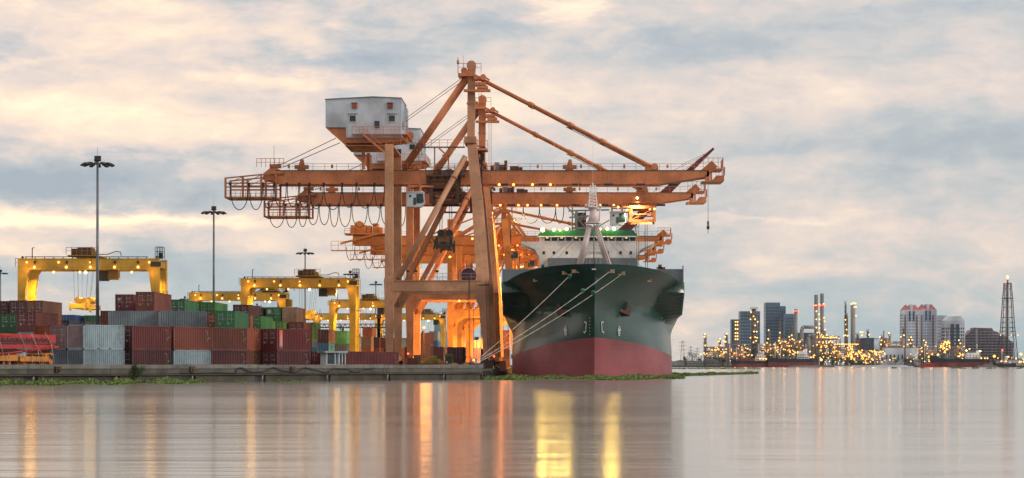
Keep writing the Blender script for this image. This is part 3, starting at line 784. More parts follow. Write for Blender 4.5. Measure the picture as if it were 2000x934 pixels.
    # --- machinery house
    if house:
        y0, y1 = 0.5, 11.5
        hz = lambda py: q(0,py,0.5).z
        hx = lambda px: q(px,0,0.5).x
        mb = MB(); xl, xr, xm, xs = hx(636), hx(783), hx(728), hx(676)
        mb.prism([(xl,hz(249)),(xs,hz(249)),(xs,hz(269)),(xr,hz(269)),(xr,hz(192)),(xm,hz(189.5)),(xl,hz(194.5))], 'y', y0, y1)
        n = 40
        for k in range(n+1):
            x = xl+(xr-xl)*k/n; top = hz(194.5)+(hz(189.5)-hz(194.5))*min(1,(x-xl)/(xm-xl)) if x < xm else hz(189.5)+(hz(192)-hz(189.5))*((x-xm)/(xr-xm))
            mb.box(x-.02, x+.02, y0-.05, y0-.001, hz(248) if x < xs else hz(268), top-.05)
        for k in range(36): y = y0+.2+k*.45; mb.box(xr+.001, xr+.05, y-.02, y+.02, hz(268), hz(193))
        h = mb.build('machinery_house', [M['white']], c)
        mb = MB(); zz = .10
        mb.prism([(xl-.12,hz(194.5)-.02),(xm,hz(189.5)-.02),(xr+.12,hz(192)-.02),(xr+.12,hz(192)+zz),(xm,hz(189.5)+zz),(xl-.12,hz(194.5)+zz)], 'y', y0-.15, y1+.15); mb.build('roof', [M['grey']], h)
        for px in (689, 765.5):
            x = hx(px); f_ = MB().box(x-.62,x+.62,y0-.12,y0-.052,hz(238)-.1,hz(225)+.12).build('window', [M['cream']], h)
            MB().box(x-.5,x+.5,y0-.15,y0-.121,hz(237.5),hz(226)).build('pane', [M['glass']], f_)
            MB().box(x-.8,x+.8,y0-.3,y0-.05,hz(224.5)+.12,hz(224.5)+.2).build('window_hood', [M['grey']], f_)
        x = hx(736); MB().box(x-.40,x+.42,y0-.1,y0-.052,hz(250),hz(236.5)).build('door', [M['glass']], h)
        for px in (692.5, 762): x = hx(px); mb = MB(); mb.box(x-.42,x+.42,y0-.45,y0-.052,hz(212),hz(202)); mb.box(x-.5,x+.5,y0-.55,y0-.052,hz(202),hz(202)+.08); mb.build('vent_hood', [M['c_salmon']], h)
        mb = MB(); mb.tube((xr+.06,3.5,hz(242)),(xr+.12,3.5,hz(242)),.6,14); mb.build('fan', [M['crane_dark']], h)
        # underframe
        mb = MB()
        mb.prism([(hx(638),hz(250)),(hx(676),hz(250)),(hx(676),hz(269)),(hx(795),hz(269)),(hx(790),hz(274)),(hx(752),hz(279)),(hx(672),hz(279))], 'y', y0+.3, y0+6)
        for k in range(9): x = hx(686)+k*1.15; mb.box(x-.06,x+.06,y0+.1,y0+.32,hz(281),hz(270))
        mb.beam((hx(640),y0+.15,hz(251)),(hx(676),y0+.15,hz(283)),.25,.3); mb.box(hx(674),hx(752),y0+.1,y1,hz(285),hz(283))
        mb.box(hx(703),hx(709),3.5,4.3,GT,hz(284)); mb.box(hx(703),hx(709),13,13.8,GT,hz(284))
        mb.box(hx(752),hx(768),0,18,hz(286),hz(283))
        mb.build('house_frame', [M['crane']], c)
        mb = MB(); zp = hz(263)
        mb.box(hx(688),hx(797),y0-1.3,y0-.12,zp-.14,zp); mb.railing((hx(689),y0-1.3,zp),(hx(796),y0-1.3,zp),1.15,1.2,.035)
        mb.box(hx(785),hx(797),y0-.1,y1,zp-.14,zp-.02); mb.railing((hx(797),y0,zp),(hx(797),y1,zp),1.15,1.6,.035)
        a, b_ = Vector((hx(709),y0-1.6,zp)), Vector((hx(752),y0-1.6,hz(299)))
        for o_ in (0,.7): mb.beam(a+Vector((0,-o_,0)), b_+Vector((0,-o_,0)), .1,.28); mb.beam(a+Vector((0,-o_,1.0)), b_+Vector((0,-o_,1.0)), .06,.06)
        for k in range(12): p = a.lerp(b_, k/11); mb.box(p.x-.12,p.x+.12,p.y-.7,p.y,p.z-.02,p.z+.03); mb.beam(p+Vector((0,-.7,0)),p+Vector((0,-.7,1.0)),.04,.04)
        mb.build('house_platform', [B], c)
        # walkway from house to mast and the gear below it
        mb = MB(); z = q(0,287,5).z; mb.box(q(812,0,5).x,q(908,0,5).x,4.4,5.4,z-.15,z,1); mb.railing((q(812,0,5).x,4.4,z),(q(906,0,5).x,4.4,z),1.1,1.3,.035)
        for px in (849, 876): x = q(px,0,5).x; mb.box(x-.1,x+.1,4.8,5.0,GT,z)
        a, b_ = Vector((q(851,0).x,4.4,z)), Vector((q(868,0).x,4.4,q(0,303,5).z)); mb.beam(a,b_,.5,.25); e_ = Vector((q(845,0).x,4.4,GT+.4)); mb.beam(b_,e_,.5,.2); mb.box(b_.x-.6,b_.x+.6,4.2,5.2,b_.z-.15,b_.z)
        mb.build('upper_walkway', [B, M['rail']], c)
        mb = MB(); xa, xb = q(832,0,5).x, q(908,0,5).x
        mb.box(xa,xb,5.0,6.3,q(0,343,5).z-.15,q(0,343,5).z+.1); mb.railing((xa,5.0,q(0,343,5).z),(xb,5.0,q(0,343,5).z),1.3,1.2,.035)
        rr = random.Random(4)
        for k in range(9):
            x = xa+.5+k*.68; mb.box(x,x+rr.uniform(.3,.6),5.4,6.2,q(0,343,5).z+.1,q(0,343,5).z+rr.uniform(.5,1.2), rr.choice([0,1]))
        for px in (836, 896): x = q(px,0,5).x; mb.box(x-.3,x+.3,5.6,6.2,GB-1.6,q(0,343,5).z)
        mb.box(xa,xb,5.4,6.3,GB-1.75,GB-1.45); mb.build('winch_platform', [M['crane_dark'], M['grey']], c)
        # backstay
        mb = MB(); mb.tube(q(912,152,9), q(789,330,9), .62, 16); mb.build('backstay', [B], c)
    else:
        # open machinery deck near the girder's landward end
        mb = MB(); xa = q(back+5,0,8).x; rr = random.Random(11)
        mb.box(xa-2.5, xa+9, 6, 12, GT+.4, GT+.7); mb.railing((xa-2.5,6,GT+.7),(xa+9,6,GT+.7),1.2,1.4,.05)
        for k in range(6):
            x = xa+k*1.4-1; mb.box(x, x+rr.uniform(.8,1.5), 6.4, 11, GT+.7, GT+rr.uniform(1.6,3.6))
        mb.tube((xa+1.2,6.3,GT+2.6),(xa+1.2,8,GT+2.6),1.2,12); mb.beam((xa-3.5,6,GB+.2),(xa+6,6,GT+.6),.5,.5)
        mb.build('winch_deck', [M['crane_deep'], M['crane_dark']], c)
        mb = MB(); zc = GB-1.4; mb.box(xa-5.8, xa+8.5, 5.8, 6.6, zc-.25, zc); mb.railing((xa-5.8,5.8,zc),(xa+8.5,5.8,zc),2.2,1.6,.05)
        mb.build('rear_cage', [M['crane_deep']], c)
        mb = MB(); mb.beam(q(914,apex+18,9), q(790,333,9), .9, .9); mb.beam(q(914,apex+10,9), q(700,333,9), .35, .35); mb.build('backstay', [B], c)
        # A frame ties and walkways beside the mast
        mb = MB()
        for py in (262, 300): z = q(0,py,8).z; mb.box(mt.x-6.5, mt.x+3.2, 6.4, 7.4, z-.2, z+.1); mb.railing((mt.x-6.5,6.4,z+.1),(mt.x+3.2,6.4,z+.1),1.2,1.1,.05)
        mb.beam((mt.x-6,7,GT),(mt.x-.5,7,q(0,262,8).z),.5,.5); mb.beam((mt.x+5.5,7,GT),(mt.x+.4,7,q(0,255,8).z),.7,.7)
        mb.build('mast_walkway', [B], c)
    # --- forestays and ropes
    for y in (7.2, 10.8):
        mb = MB(); a = q(926, apex+18, 9); a.y = y*.3+6.3; e = q(1276,329,9) if tall else q(1276,331,9); e.y = y
        mb.tube(a, e, .27, 8)
        for f_ in (.32, .54, .72): p = a.lerp(e, f_); dd = (e-a).normalized(); mb.tube(p-dd*.5, p+dd*.5, .40, 8)
        mb.build('forestay', [B], c)
    mb = MB(); ap1 = q(945,apex+28,9)
    mb.tube(q(938,apex+22,9), q(1035,apex+22+50 if tall else apex+40,8.5), .05, 4); mb.tube(q(1105,apex+118 if tall else apex+70,8.5), q(1268,330,9), .05, 4)
    if house:
        for o_ in (0, 6): mb.tube(q(906,apex+20+o_,9), q(792,232+o_,8), .045, 4)
        mb.tube(q(656,270,6), q(548,322,8), .06, 4); mb.tube(q(664,279,6), q(552,327,8), .06, 4)
    mb.build('wire_rope', [M['dark']], c)
    # --- platforms round the mast
    if tall:
        mb = MB(); z = q(0,144,8).z; mb.box(q(895,0,8).x, q(927,0,8).x, 7.2, 10.8, z-.5, z); mb.railing((q(895,0,8).x,7.2,z),(q(940,0,8).x,7.2,z),1.6,.8,.04)
        mb.tube((q(907,0,8).x,7.4,z+.4),(q(907,0,8).x,10.6,z+.4),.55,12)
        x = q(895,0,8).x; mb.beam((x,7.2,z),(x,7.2,z+2.6),.12,.12); mb.tube((x,7.2,z+1.5),(x,7.2,z+2.1),.2,8); x = q(905,0,8).x; mb.beam((x,7.2,z),(x,7.2,z+3),.05,.05)
        z = q(0,178,8).z; mb.box(q(906,0,8).x, q(958,0,8).x, 7.0, 8.0, z-.2, z+.2)
        for (px, py) in ((934,152),(936,163),(940,170)): p = q(px,py,8); mb.box(p.x-.7,p.x+1.1,7.2,10,p.z-.35,p.z+.15)
        p = q(944,152,8); mb.tube((p.x,7,p.z),(p.x,7.3,p.z),.5,12); mb.beam(q(943,148,8),q(956,157,8),.2,.3)
        z = q(0,292,8).z; mb.box(q(925,0,8).x,q(953,0,8).x,6.2,9,z-.3,z); mb.railing((q(930,0,8).x,6.2,z),(q(953,0,8).x,6.2,z),1.3,.7,.04)
        mb.build('mast_platform', [B], c)
        mb = MB(); x = q(935,0,8).x
        for o_ in (0,.5): mb.beam((x+o_,8,GT),(x+o_,8,q(0,180,8).z),.05,.05)
        n = 34
        for k in range(n): z = GT+(q(0,180,8).z-GT)*k/n; mb.box(x,x+.5,7.97,8.03,z,z+.05)
        for k in range(5):
            z = q(0,286,8).z-k*1.0; mb.box(x-.3,x+.9,7.4,8.6,z,z+.1)
        mb.build('mast_ladder', [B], c)
        # clutter at the hinge
        mb = MB(); rr = random.Random(5)
        for k in range(10):
            p = q(936+rr.uniform(0,12), 290+k*4, 8); mb.box(p.x-rr.uniform(.2,.5),p.x+rr.uniform(.2,.5),7.2,8.6,p.z-.25,p.z+.2)
        for (px, w_, h_) in ((958,.6,.8),(966,.8,1.3),(975,1.0,.9),(985,.5,1.6),(996,1.4,.7),(1010,.9,.5)): p = q(px,0,7); mb.box(p.x,p.x+w_,6.6,7.4,GT+.1,GT+.1+h_, 1 if px in (966,) else 0)
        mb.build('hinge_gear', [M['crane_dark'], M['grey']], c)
    # --- landward cage with the festoon run
    if house:
        mb = MB(); z0_, z1_ = q(0,387,6).z, q(0,345,6).z; xa, xb = q(439,0,6).x, q(540,0,6).x
        for y in (6.2, 11.8):
            mb.box(xa,xb,y-.12,y+.12,z0_,z0_+.25); mb.box(xa,xb,y-.10,y+.10,z0_+1.75,z0_+1.95); mb.beam((xa,y,q(0,348,6).z),(xb,y,q(0,338,6).z),.22,.22)
            mb.box(xa,xb,y-.08,y+.08,q(0,359,6).z,q(0,359,6).z+.2)
            for k, px in enumerate((440,474,510,539)): x = q(px,0,6).x; mb.box(x-.16,x+.16,y-.16,y+.16,z0_,q(0,348-k*3,6).z+.1)
            for k in range(3): xk = q(440+34*k,0,6).x; mb.beam((xk,y,q(0,359,6).z),(xk+2.8,y,q(0,346-k*3,6).z),.1,.1)
            mb.railing((xa,y,z0_+.25),(xb,y,z0_+.25),1.0,.8,.03)
        mb.box(xa,xb,6.3,11.7,z0_,z0_+.1)
        mb.prism([(q(512,0,6).x,q(0,350,6).z),(q(545,0,6).x,GB+.4),(q(545,0,6).x,GT+.2),(q(530,0,6).x,GT+.7),(q(514,0,6).x,GT-.4)], 'y', 6.6, 11.4)
        p = q(536,320,6); mb.box(p.x-.9,p.x+.9,6.6,8,GT+.5,p.z); mb.railing((p.x-3,6.4,GT+.6),(p.x+1.5,6.4,GT+.6),1.4,.7,.04); mb.beam((p.x-.2,7,p.z),(p.x-.2,7,p.z+3.2),.06,.06)
        mb.tube((q(520,0).x,6.5,q(0,338,6).z),(q(545,0).x,6.5,q(0,338,6).z),.35,8)
        mb.build('rear_cage', [B], c)
        # festoon loops
        mb = MB(); zf = GB-.35
        edges = [449,486,514,535,560,584,604,632,668,696,731,752]
        for a, b_ in zip(edges[:-1], edges[1:]):
            xa, xb = q(a+1,0,5.5).x, q(b_-1,0,5.5).x; dp = 3.6+((a*7) % 5)*.12
            if a < 500: dp = 4.1
            pts = [(xa+(xb-xa)*(.5-.5*math.cos(math.pi*k/12)) , 5.5, (zf if a > 500 else zf) - dp*(math.sin(math.pi*k/12)**.75)) for k in range(13)]
            mb.path(pts, .075, 5); mb.box(xa-.25,xa+.15,5.3,5.7,zf,zf+.4)
        mb.build('festoon_cable', [M['cable']], c)
    mb = MB(); zf = GB-.5
    edges = [985,1010,1046,1082,1100] if d0 > 380 else []
    if not house: edges = [back-25, back, back+30, back+62, 985, 1030, 1075]
    for a, b_ in zip(edges[:-1], edges[1:]):
        if b_-a > 200: continue
        xa, xb = q(a,0,5.5).x, q(b_,0,5.5).x
        mb.path([(xa+(xb-xa)*(.5-.5*math.cos(math.pi*k/12)),8.0,zf-(3.4 if not house else 3.0)*(math.sin(math.pi*k/12)**.8)) for k in range(13)], .08, 5)
    if edges: mb.build('boom_festoon', [M['cable']], c)
    # leg ladder, cabinets, floodlights on the portal beam
    mb = MB(); x = RX+1.0
    for o_ in (0,.5): mb.beam((x-.8+o_,-.9,3),(x-1.2+o_,-.9,zt),.05,.05)
    for k in range(30): z = 3+(zt-3)*k/30; mb.box(x-.82-.4*k/30,x-.3-.4*k/30,-.93,-.87,z,z+.05)
    mb.build('leg_ladder', [M['crane_dark']], c)
    mb = MB(); mb.tube((q(918,0).x,-.8,zt+1.5),(q(918,0).x,-.8,1.0),.05,5); mb.tube((q(916,0).x,-.8,zt+1.5),(q(916,0).x,-.8,4.0),.03,4)
    mb.build('hanging_cable', [M['dark']], c)
    for px in (797, 813, 854):
        p = q(px,0); mb = MB(); mb.beam((p.x,-.4,zt),(p.x,-.4,zt+1.4),.08,.08); mb.box(p.x-.25,p.x+.25,-.6,-.2,zt+1.4,zt+1.75); mb.build('floodlight', [M['dark']], c)
    if reel:
        mb = MB(); p = q(890,517); ctr = Vector((p.x,-1.0,p.z))
        for k in range(28):
            t = 2*math.pi*k/28; t2 = 2*math.pi*(k+1)/28
            for r_ in (1.9, .7): mb.beam(ctr+Vector((math.cos(t)*r_,0,math.sin(t)*r_)), ctr+Vector((math.cos(t2)*r_,0,math.sin(t2)*r_)), .1,.1)
            mb.beam(ctr+Vector((math.cos(t)*.4,0,math.sin(t)*.4)), ctr+Vector((math.cos(t)*1.9,0,math.sin(t)*1.9)), .07,.07)
        mb.tube(ctr+Vector((0,-.2,0)),ctr+Vector((0,.5,0)),.5,12); mb.tube(ctr,ctr+Vector((0,.12,0)),1.45,24)
        mb.build('cable_reel', [paint('purple_cable_reel',(.06,.04,.10),.5,0,.3,.2,1)], c)
    if text:
        s, px, size = text
        text_mesh('lettering', s, size, M['dark'], c, (q(px,0,6.4).x, 6.30, GB+.35))
    for (px, dyy, zz, pw, kind) in lamps:
        x = q(px,0,dyy).x
        lamp(c, (x, dyy, zz), .22, kind)
        if pw: glow(c, (x, dyy, zz-.6), pw, (1,.66,.20) if kind == 'lamp_o' else (1,.74,.38))
    return c
GBz = q(0,360,8).z
bl = lambda pxs, pw=0, kind='lamp_o', dy=5.2: [(p, dy, GBz-.3, pw, kind) for p in pxs]
sts(360, 'nearest tall orange gantry crane with white machinery house over the ship bow', 867, lamps=bl((975,1003,1040,1075),0))
sts(407, 'second tall orange gantry crane with lit trolley, behind the nearest crane', 1274, reel=True, sp=520, mat='crane', legmat='crane',
    lamps=bl((960,1000),8450)+bl((1020,1050,1085),0)+bl((1150,1180,1210),0,'lamp_y')+[(1240,2.4,GBz-1.4,500,'lamp_y'),(1300,2.4,GBz-1.2,0,'lamp_y'),(1262,4.5,GBz+1.0,700,'lamp_w'),
           (1220,1.9,GBz-.9,0,'lamp_y'),(1290,9,GBz-.8,2500,'lamp_y'),(870,14,13.2,6500,'lamp_o'),(850,22,22,14000,'lamp_o'),(985,20,19,11000,'lamp_o'),(900,30,26,12000,'lamp_o')])
sts(546, 'third gantry crane, lower and deep orange under sodium lamps, with black lettering on its girder', 1000, 'crane_deep', 'crane_deep', False, 478, False, 240, ('CW', 712, 2.1),
    lamps=bl((905,930),8360)+bl((960,1010),0)+[(870,9,12,14300,'lamp_o'),(915,2,11,6600,'lamp_o'),(1005,12,22,7000,'lamp_o'),(905,-14,22,12000,'lamp_o')], lower_spreader=False)
sts(592, 'fourth gantry crane, deep orange, partly hidden behind the third one', 1040, 'crane_deep', 'crane_deep', False, 482, False, 245, ('D   -DY', 680, 2.1),
    lamps=bl((905,960),8360)+bl((930,985,1015),0)+[(860,9,12,14300,'lamp_o'),(1000,12,14,8360,'lamp_o')], lower_spreader=False)
sts(642, 'farthest gantry crane, deep orange and brightly lit from below', 1010, 'crane_deep', 'crane_deep', False, 500, False, 250, None,
    lamps=bl((905,960),8360)+[(860,9,12,14300,'lamp_o'),(900,-10,22,11000,'lamp_o')], lower_spreader=False)

# bulbs on posts added among the cranes to throw orange streaks on the water
for px, py, d, pw, lb in ((828,640,452,900,'left of the far portals'),(893,600,600,1900,'beside the third crane leg'),(925,560,470,1300,'behind the cable reel'),(974,560,500,1300,'right of the nearest seaward leg'),(1003,520,600,700,'just left of the ship bridge')):
    p = W(px, py, d); t_ = thing('streak_lamp', 'added orange streak lamp on a thin post '+lb, 'lamp', (p.x, p.y, DECK), 0, 'added streak lamps among the cranes')
    MB().tube((0,0,0),(0,0,p.z-DECK),.07,6).build('post', [M['crane_dark']], t_); lamp(t_, (0,0,p.z-DECK), .22, 'lamp_o'); glow(t_, (0,-1.2,p.z-DECK), pw, (1,.36,.06), 1.8, down=False)
# ---------------------------------------------------------------- yellow rubber tyred yard gantries
def g(px, py, dy=0.0):
    d = 350.0+dy
    return Vector(((px-36)/F*350.0 if dy == 0 else ((px-1110)/F*d - (36-1110)/F*350.0), dy, EYE+(713-py)/F*d-DECK))
def rtg(px_left, d0, label, trolley=None, load=None, glows=2):
    c = thing('yard_gantry_crane', label, 'gantry crane', (XW(px_left, d0), d0, DECK), 0, 'yellow yard gantries over the container stacks')
    Y = M['yellow']; S = 350.0/F; zt, zb, zl = g(0,506).z, g(0,527).z, 1.6
    XL, XRt = 16/2*S, (311-7.5-36)*S
    WB = 6.4
    for x, s in ((XL, 1), (XRt, -1)):
        for y in (0, WB):
            mb = MB(); mb.prism([(x-s*.65,zl),(x+s*.45,zl),(x+s*.55,zb-3.5),(x+s*.95,zb-.6),(x+s*1.35,zb),(x-s*.65,zb)], 'y', y-.55, y+.55)
            mb.box(x-.5,x+.5,y-.6,y+.6,zb-4.2,zb-4.05); mb.build('leg', [Y], c)
        mb = MB(); mb.box(x-.5,x+.5,-1.5,WB+1.5,zl-.55,zl); mb.box(x-.6,x+.6,-.2,WB+.2,zl,zl+.9) if s > 0 else mb.box(x-.7,x+.7,1,WB-1,zl,zl+1.5); mb.build('sill_beam', [Y], c)
        for y in (-1.0,.6,WB-.6,WB+1.0): MB().tube((x-.28,y,.62),(x+.28,y,.62),.62,16).build('wheel', [M['cable']], c)
        MB().box(x-.5,x+.5,.5,WB-.5,zt-1.3,zt-.3).build('end_beam', [Y], c)
    for y in (0, WB):
        mb = MB(); mb.box(0,XRt+.66,y-.5,y+.5,zb,zt); mb.box(-.05,XRt+.72,y-.58,y+.58,zt,zt+.07)
        mb.box(-.02,XRt+.68,y-.56,y+.56,zb+.42,zb+.5)
        mb.build('girder', [Y], c)
        mb = MB(); mb.box(1.0,XRt-1.2,y-.1,y+.1,zt+.28,zt+.40)
        for k in range(14): x = 1.2+k*(XRt-2.6)/13; mb.box(x-.06,x+.06,y-.08,y+.08,zt+.07,zt+.28)
        mb.build('trolley_rail', [M['rail']], c)
    for px in (70,132,179,226,271): x = (px-36)*S; MB().box(x-.14,x+.14,-.72,-.5,zb+.95,zb+1.4).build('lamp_bracket', [M['dark']], c)
    mb = MB(); x = (63-36)*S; mb.beam((x,0,zt),(x,0,zt+1.75),.13,.13); mb.beam((x,0,zt+1.7),(x+.3,0,zt+1.85),.13,.1); mb.build('exhaust_pipe', [M['dark']], c)
    mb = MB(); xa, xb = (303-36)*S, (318-36)*S
    for z in (zt+.4, zt+1.15, zt+1.9): mb.box(xa,xb,.0,.06,z,z+.06); mb.box(xa,xb,1.4,1.46,z,z+.06)
    for k in range(4): x = xa+(xb-xa)*k/3; mb.box(x-.04,x+.04,.0,.07,zt,zt+1.95); mb.box(x-.04,x+.04,1.4,1.47,zt,zt+1.95)
    mb.box(xa+.5,xb-.2,.3,1.2,zt+.1,zt+1.0); mb.build('access_cage', [M['dark']], c)
    mb = MB(); xl_ = XRt+1.0
    for o_ in (0,.45): mb.beam((xl_+o_,.9,2.5),(xl_+o_,.9,zt),.06,.06)
    for k in range(40): z = 2.5+(zt-2.5)*k/40; mb.box(xl_,xl_+.45,.88,.92,z,z+.05)
    for z in (6.5, 11.5): mb.box(XRt+.5,XRt+1.9,.3,1.5,z,z+.1); mb.railing((XRt+.6,.3,z),(XRt+1.9,.3,z),1.1,.6,.03)
    mb.build('ladder', [M['yellow_d']], c)
    MB().box(XRt-.6,XRt+1.0,-1.0,.0-.55,zt-1.25,zt-.45).build('electric_cabinet', [M['dark']], c)
    mb = MB(); mb.railing((-.3,-.7,zt-1.3),(-.3,WB,zt-1.3),1.4,1.5,.03); mb.ball((.7,-.2,zt+.25),.22); mb.ball((XRt+.3,-.2,zt+.25),.22); mb.build('end_fittings', [M['dark']], c)
    for px in (54,116,178,293): lamp(c, ((px-36)*S,-.62,zb+1.15), .17, 'lamp_o')
    for px in (69,131,178,225,271): lamp(c, ((px-36)*S,-.62,zb+.38), .20, 'lamp_y')
    for px in (88,140,243,293): lamp(c, ((px-36)*S,WB-.6,zb-.15), .19, 'lamp_y')
    if glows:
        glow(c, (3.4,3.2,zb-.6), 1900, (1,.62,.18)); glow(c, (XRt-3.2,3.2,zb-.6), 1900, (1,.62,.18))
        glow(c, (XRt*.5,3.2,zb-.8), 900, (1,.62,.2))
        for x_, pw in ((2.2,150),(XRt*.55,50),(XRt-.5,90)): glow(c, (x_,-1.6,zb-.4), pw, (1,.55,.14), .9, down=False)  # extra point lights added before the girder for streaks on the water
    if trolley is not None:
        x = (trolley-36)*S; mb = MB()
        mb.box(x-2.3,x+2.3,-.8,WB+.8,zt+.42,zt+.6); mb.box(x-1.0,x+1.0,.6,4.5,zt+.6,zt+1.9,1); mb.box(x-2.1,x-1.2,1,3,zt+.6,zt+1.7,1); mb.tube((x+1.5,.6,zt+1.0),(x+1.5,3,zt+1.0),.42,12,0)
        mb.beam((x+1.2,1,zt+.6),(x+1.2,1,zt+2.0),.12,.12); mb.railing((x-2.5,-.8,zt+.6),(x+2.5,-.8,zt+.6),1.2,.8,.035); mb.path([(x+2.3,0,zt+.7),(x+4,0,zt+.75),(x+5.2,0,zt+1.2),(x+6,0,zt+1.1),(x+6.1,0,zt+.5)],.08,5)
        t_ = mb.build('trolley', [M['yellow_d'], M['crane_dark']], c)
        mb = MB(); mb.box(x+2.0,x+3.6,1.0,3.0,zb-1.7,zb-.1); mb.box(x+3.6,x+5.3,1.2,3,zb-1.5,zb+.2,1); mb.build('operator_cab', [M['dark'], M['yellow_d']], t_)
        sz = zb-6.2 if load is None else zb-9.0
        mb = MB()
        for sx in (-2.0,-1.2,.6,1.6):
            for y in (2,5): mb.tube((x+sx,y,zt+.5),(x+sx*.7-.4,y,sz+1.5),.025,4,1)
        mb.box(x-1.5,x+.8,-2.4,9.6,sz,sz+.75); mb.box(x-1.3,x+.6,2.0,5.2,sz+.75,sz+1.7)
        for s in (-1,1): mb.tube((x-.35+s*.9,1.6,sz+1.4),(x-.35+s*.9,5.6,sz+1.4),.5,10); mb.box(x-.35+s*1.15-.15,x-.35+s*1.15+.15,-2.5,-2.1,sz-.35,sz+.9)
        mb.prism([(x+1.0,sz+1.5),(x+1.5,sz+1.3),(x+1.9,sz-.7),(x+1.5,sz-.6)], 'y', -2.4, -2.0)
        mb.build('spreader', [M['yellow'], M['rail']], c)
        lamp(c, (x+.3, .5, zb-.4), .22, 'lamp_w'); glow(c, (x-.2,-3.2,sz+3.4), 500, (1,.72,.25))
        if load:
            o = container(c.location.x+x-.35, c.location.y-2.4, DECK+sz-CH, load, 'orange container hanging from the spreader of the fourth yellow gantry', lod=1)
    return c
rtg(36, 350, 'largest yellow yard gantry at the left with lamps along its girder', 162)
rtg(471, 430, 'yellow yard gantry in the middle with a trolley and hanging yellow spreader', 196)
rtg(370, 514, 'yellow yard gantry with machinery at its right end, behind the middle one', 262)
rtg(643, 579, 'yellow yard gantry carrying an orange container, left of the tall crane legs', 165, 'orange')
rtg(612, 735, 'small far yellow yard gantry behind the navy container stack', None, None, 1)
rtg(737, 735, 'small far yellow yard gantry seen through the crane portal', 240, None, 1)
# ---------------------------------------------------------------- cargo ship at the berth
SX, SY = 3.88, 322.0
BEAM = 14.35
ship = thing('cargo_ship', 'large dark green and red cargo ship moored bow first, white bridge with green roof', 'ship', (SX, SY, 0))
def sstep(a, b, x): t = max(0, min(1, (x-a)/(b-a))); return t*t*(3-2*t)
def sheer(s):            # height of the bulwark line
    return 14.95 + 1.75*(1-sstep(0, 25, s))
def interp(tab, x):
    for (a, va), (b, vb) in zip(tab[:-1], tab[1:]):
        if x <= b:
            t = (x-a)/(b-a); return va+(vb-va)*t
    return tab[-1][1]
def half(s, z):
    zz = max(0, min(z, 16.8))
    L = interp([(0,40),(4,42),(7,46),(9,52),(11,54),(13,45),(14.5,33),(15.5,27),(16.8,23)], zz)
    p = interp([(0,.62),(6,.70),(10,.84),(13,.72),(15,.60),(16.8,.50)], zz)
    u = max(0, min(1, s/L))
    b = BEAM*(math.sin(math.pi/2*u)**(p*1.25)) if u > 0 else 0
    s0 = interp([(0,34),(8,33),(10,28),(13.2,21.3),(15.2,22.6),(17,23)], zz); wv = sstep(s0, s0+2.4, s); h = sstep(8.4, 10.0, zz)
    bb = BEAM+.05
    if z <= 15.2 and b < bb: b = b+(bb-b)*wv*h
    return min(b, bb)*(1-.085*(1-sstep(6.6, 9.6, zz))*sstep(8, 22, s))
def stem_y(z):           # rake of the stem
    return 5.2 - 5.0*sstep(3, 17, z) if z > 3 else 5.2
def zpaint(s): return 6.1 - 2.9*sstep(-6, 42, s)
def hull_pt(s, v):
    """v: 0..1 below the paint line, 1..2 above it"""
    zp = zpaint(s); zt = sheer(s)
    z = -1.0+(zp+1.0)*v if v <= 1 else zp+(zt-zp)*(v-1)
    return z
mb = MB()
SS = [0,.25,.6,1.1,1.8,2.7,3.8,5.2,7,9,11,13,15,17,18.5,20]+[20.6+.5*k for k in range(26)]+[34.5,36,38,40,44,48,60,80,110,140,158,166,170]
VV = [0,.3,.6,.85,1.0]+[1+.04*k for k in range(1,26)]
def stern(s): return 1 - .35*sstep(150, 171, s)
grid = {}
for sd in (-1, 1):
    for i, s in enumerate(SS):
        for j, v in enumerate(VV):
            z = hull_pt(s, v); b = half(s, z)*stern(s)
            y = s + stem_y(z)*(1-sstep(0, 30, s))
            grid[(sd,i,j)] = len(mb.v); mb.v.append((sd*b, y, z))
jp = VV.index(1.0)
for sd in (-1, 1):
    for i in range(len(SS)-1):
        for j in range(len(VV)-1):
            f = (grid[(sd,i,j)], grid[(sd,i+1,j)], grid[(sd,i+1,j+1)], grid[(sd,i,j+1)])
            if sd < 0: f = f[::-1]
            mb.f.append(f); mb.mi.append(1 if j < jp else 0); mb.sm.append(True)
n = len(SS)-1
for j in range(len(VV)-1):
    mb.f.append((grid[(1,n,j)], grid[(-1,n,j)], grid[(-1,n,j+1)], grid[(1,n,j+1)])); mb.mi.append(1 if j < jp else 0); mb.sm.append(False)
hull = mb.build('hull', [M['hull_g'], M['hull_r']], ship)
hull.data.set_sharp_from_angle(angle=R(17))
# decks
mb = MB()
for i in range(len(SS)-1):
    a, b_ = SS[i], SS[i+1]
    pa = [(sd*half(a, sheer(a)-1.2)*stern(a)*.985, a+stem_y(sheer(a)), sheer(a)-1.15) if a < 30 else (sd*half(a,14)*.985*stern(a), a, sheer(a)-1.15) for sd in (-1,1)]
    pb = [(sd*half(b_, sheer(b_)-1.2)*stern(b_)*.985, b_+stem_y(sheer(b_)), sheer(b_)-1.15) if b_ < 30 else (sd*half(b_,14)*.985*stern(b_), b_, sheer(b_)-1.15) for sd in (-1,1)]
    k = len(mb.v); mb.v += [pa[0],pa[1],pb[1],pb[0]]; mb.quad_faces(k, [(0,1,2,3)])
mb.build('deck', [M['hull_g']], ship)
mb = MB()   # grey coaming wall across the beam behind the forecastle
mb.box(-BEAM, BEAM, 28, 28.5, 14.2, 17.15); mb.box(-BEAM, -BEAM+.4, 28.5, 138, 14.96, 17.15); mb.box(BEAM-.4, BEAM, 28.5, 138, 14.96, 17.15)
for x in (-BEAM-.05, BEAM-.1): mb.box(x, x+.18, 27.8, 27.98, 14.9, 17.7)
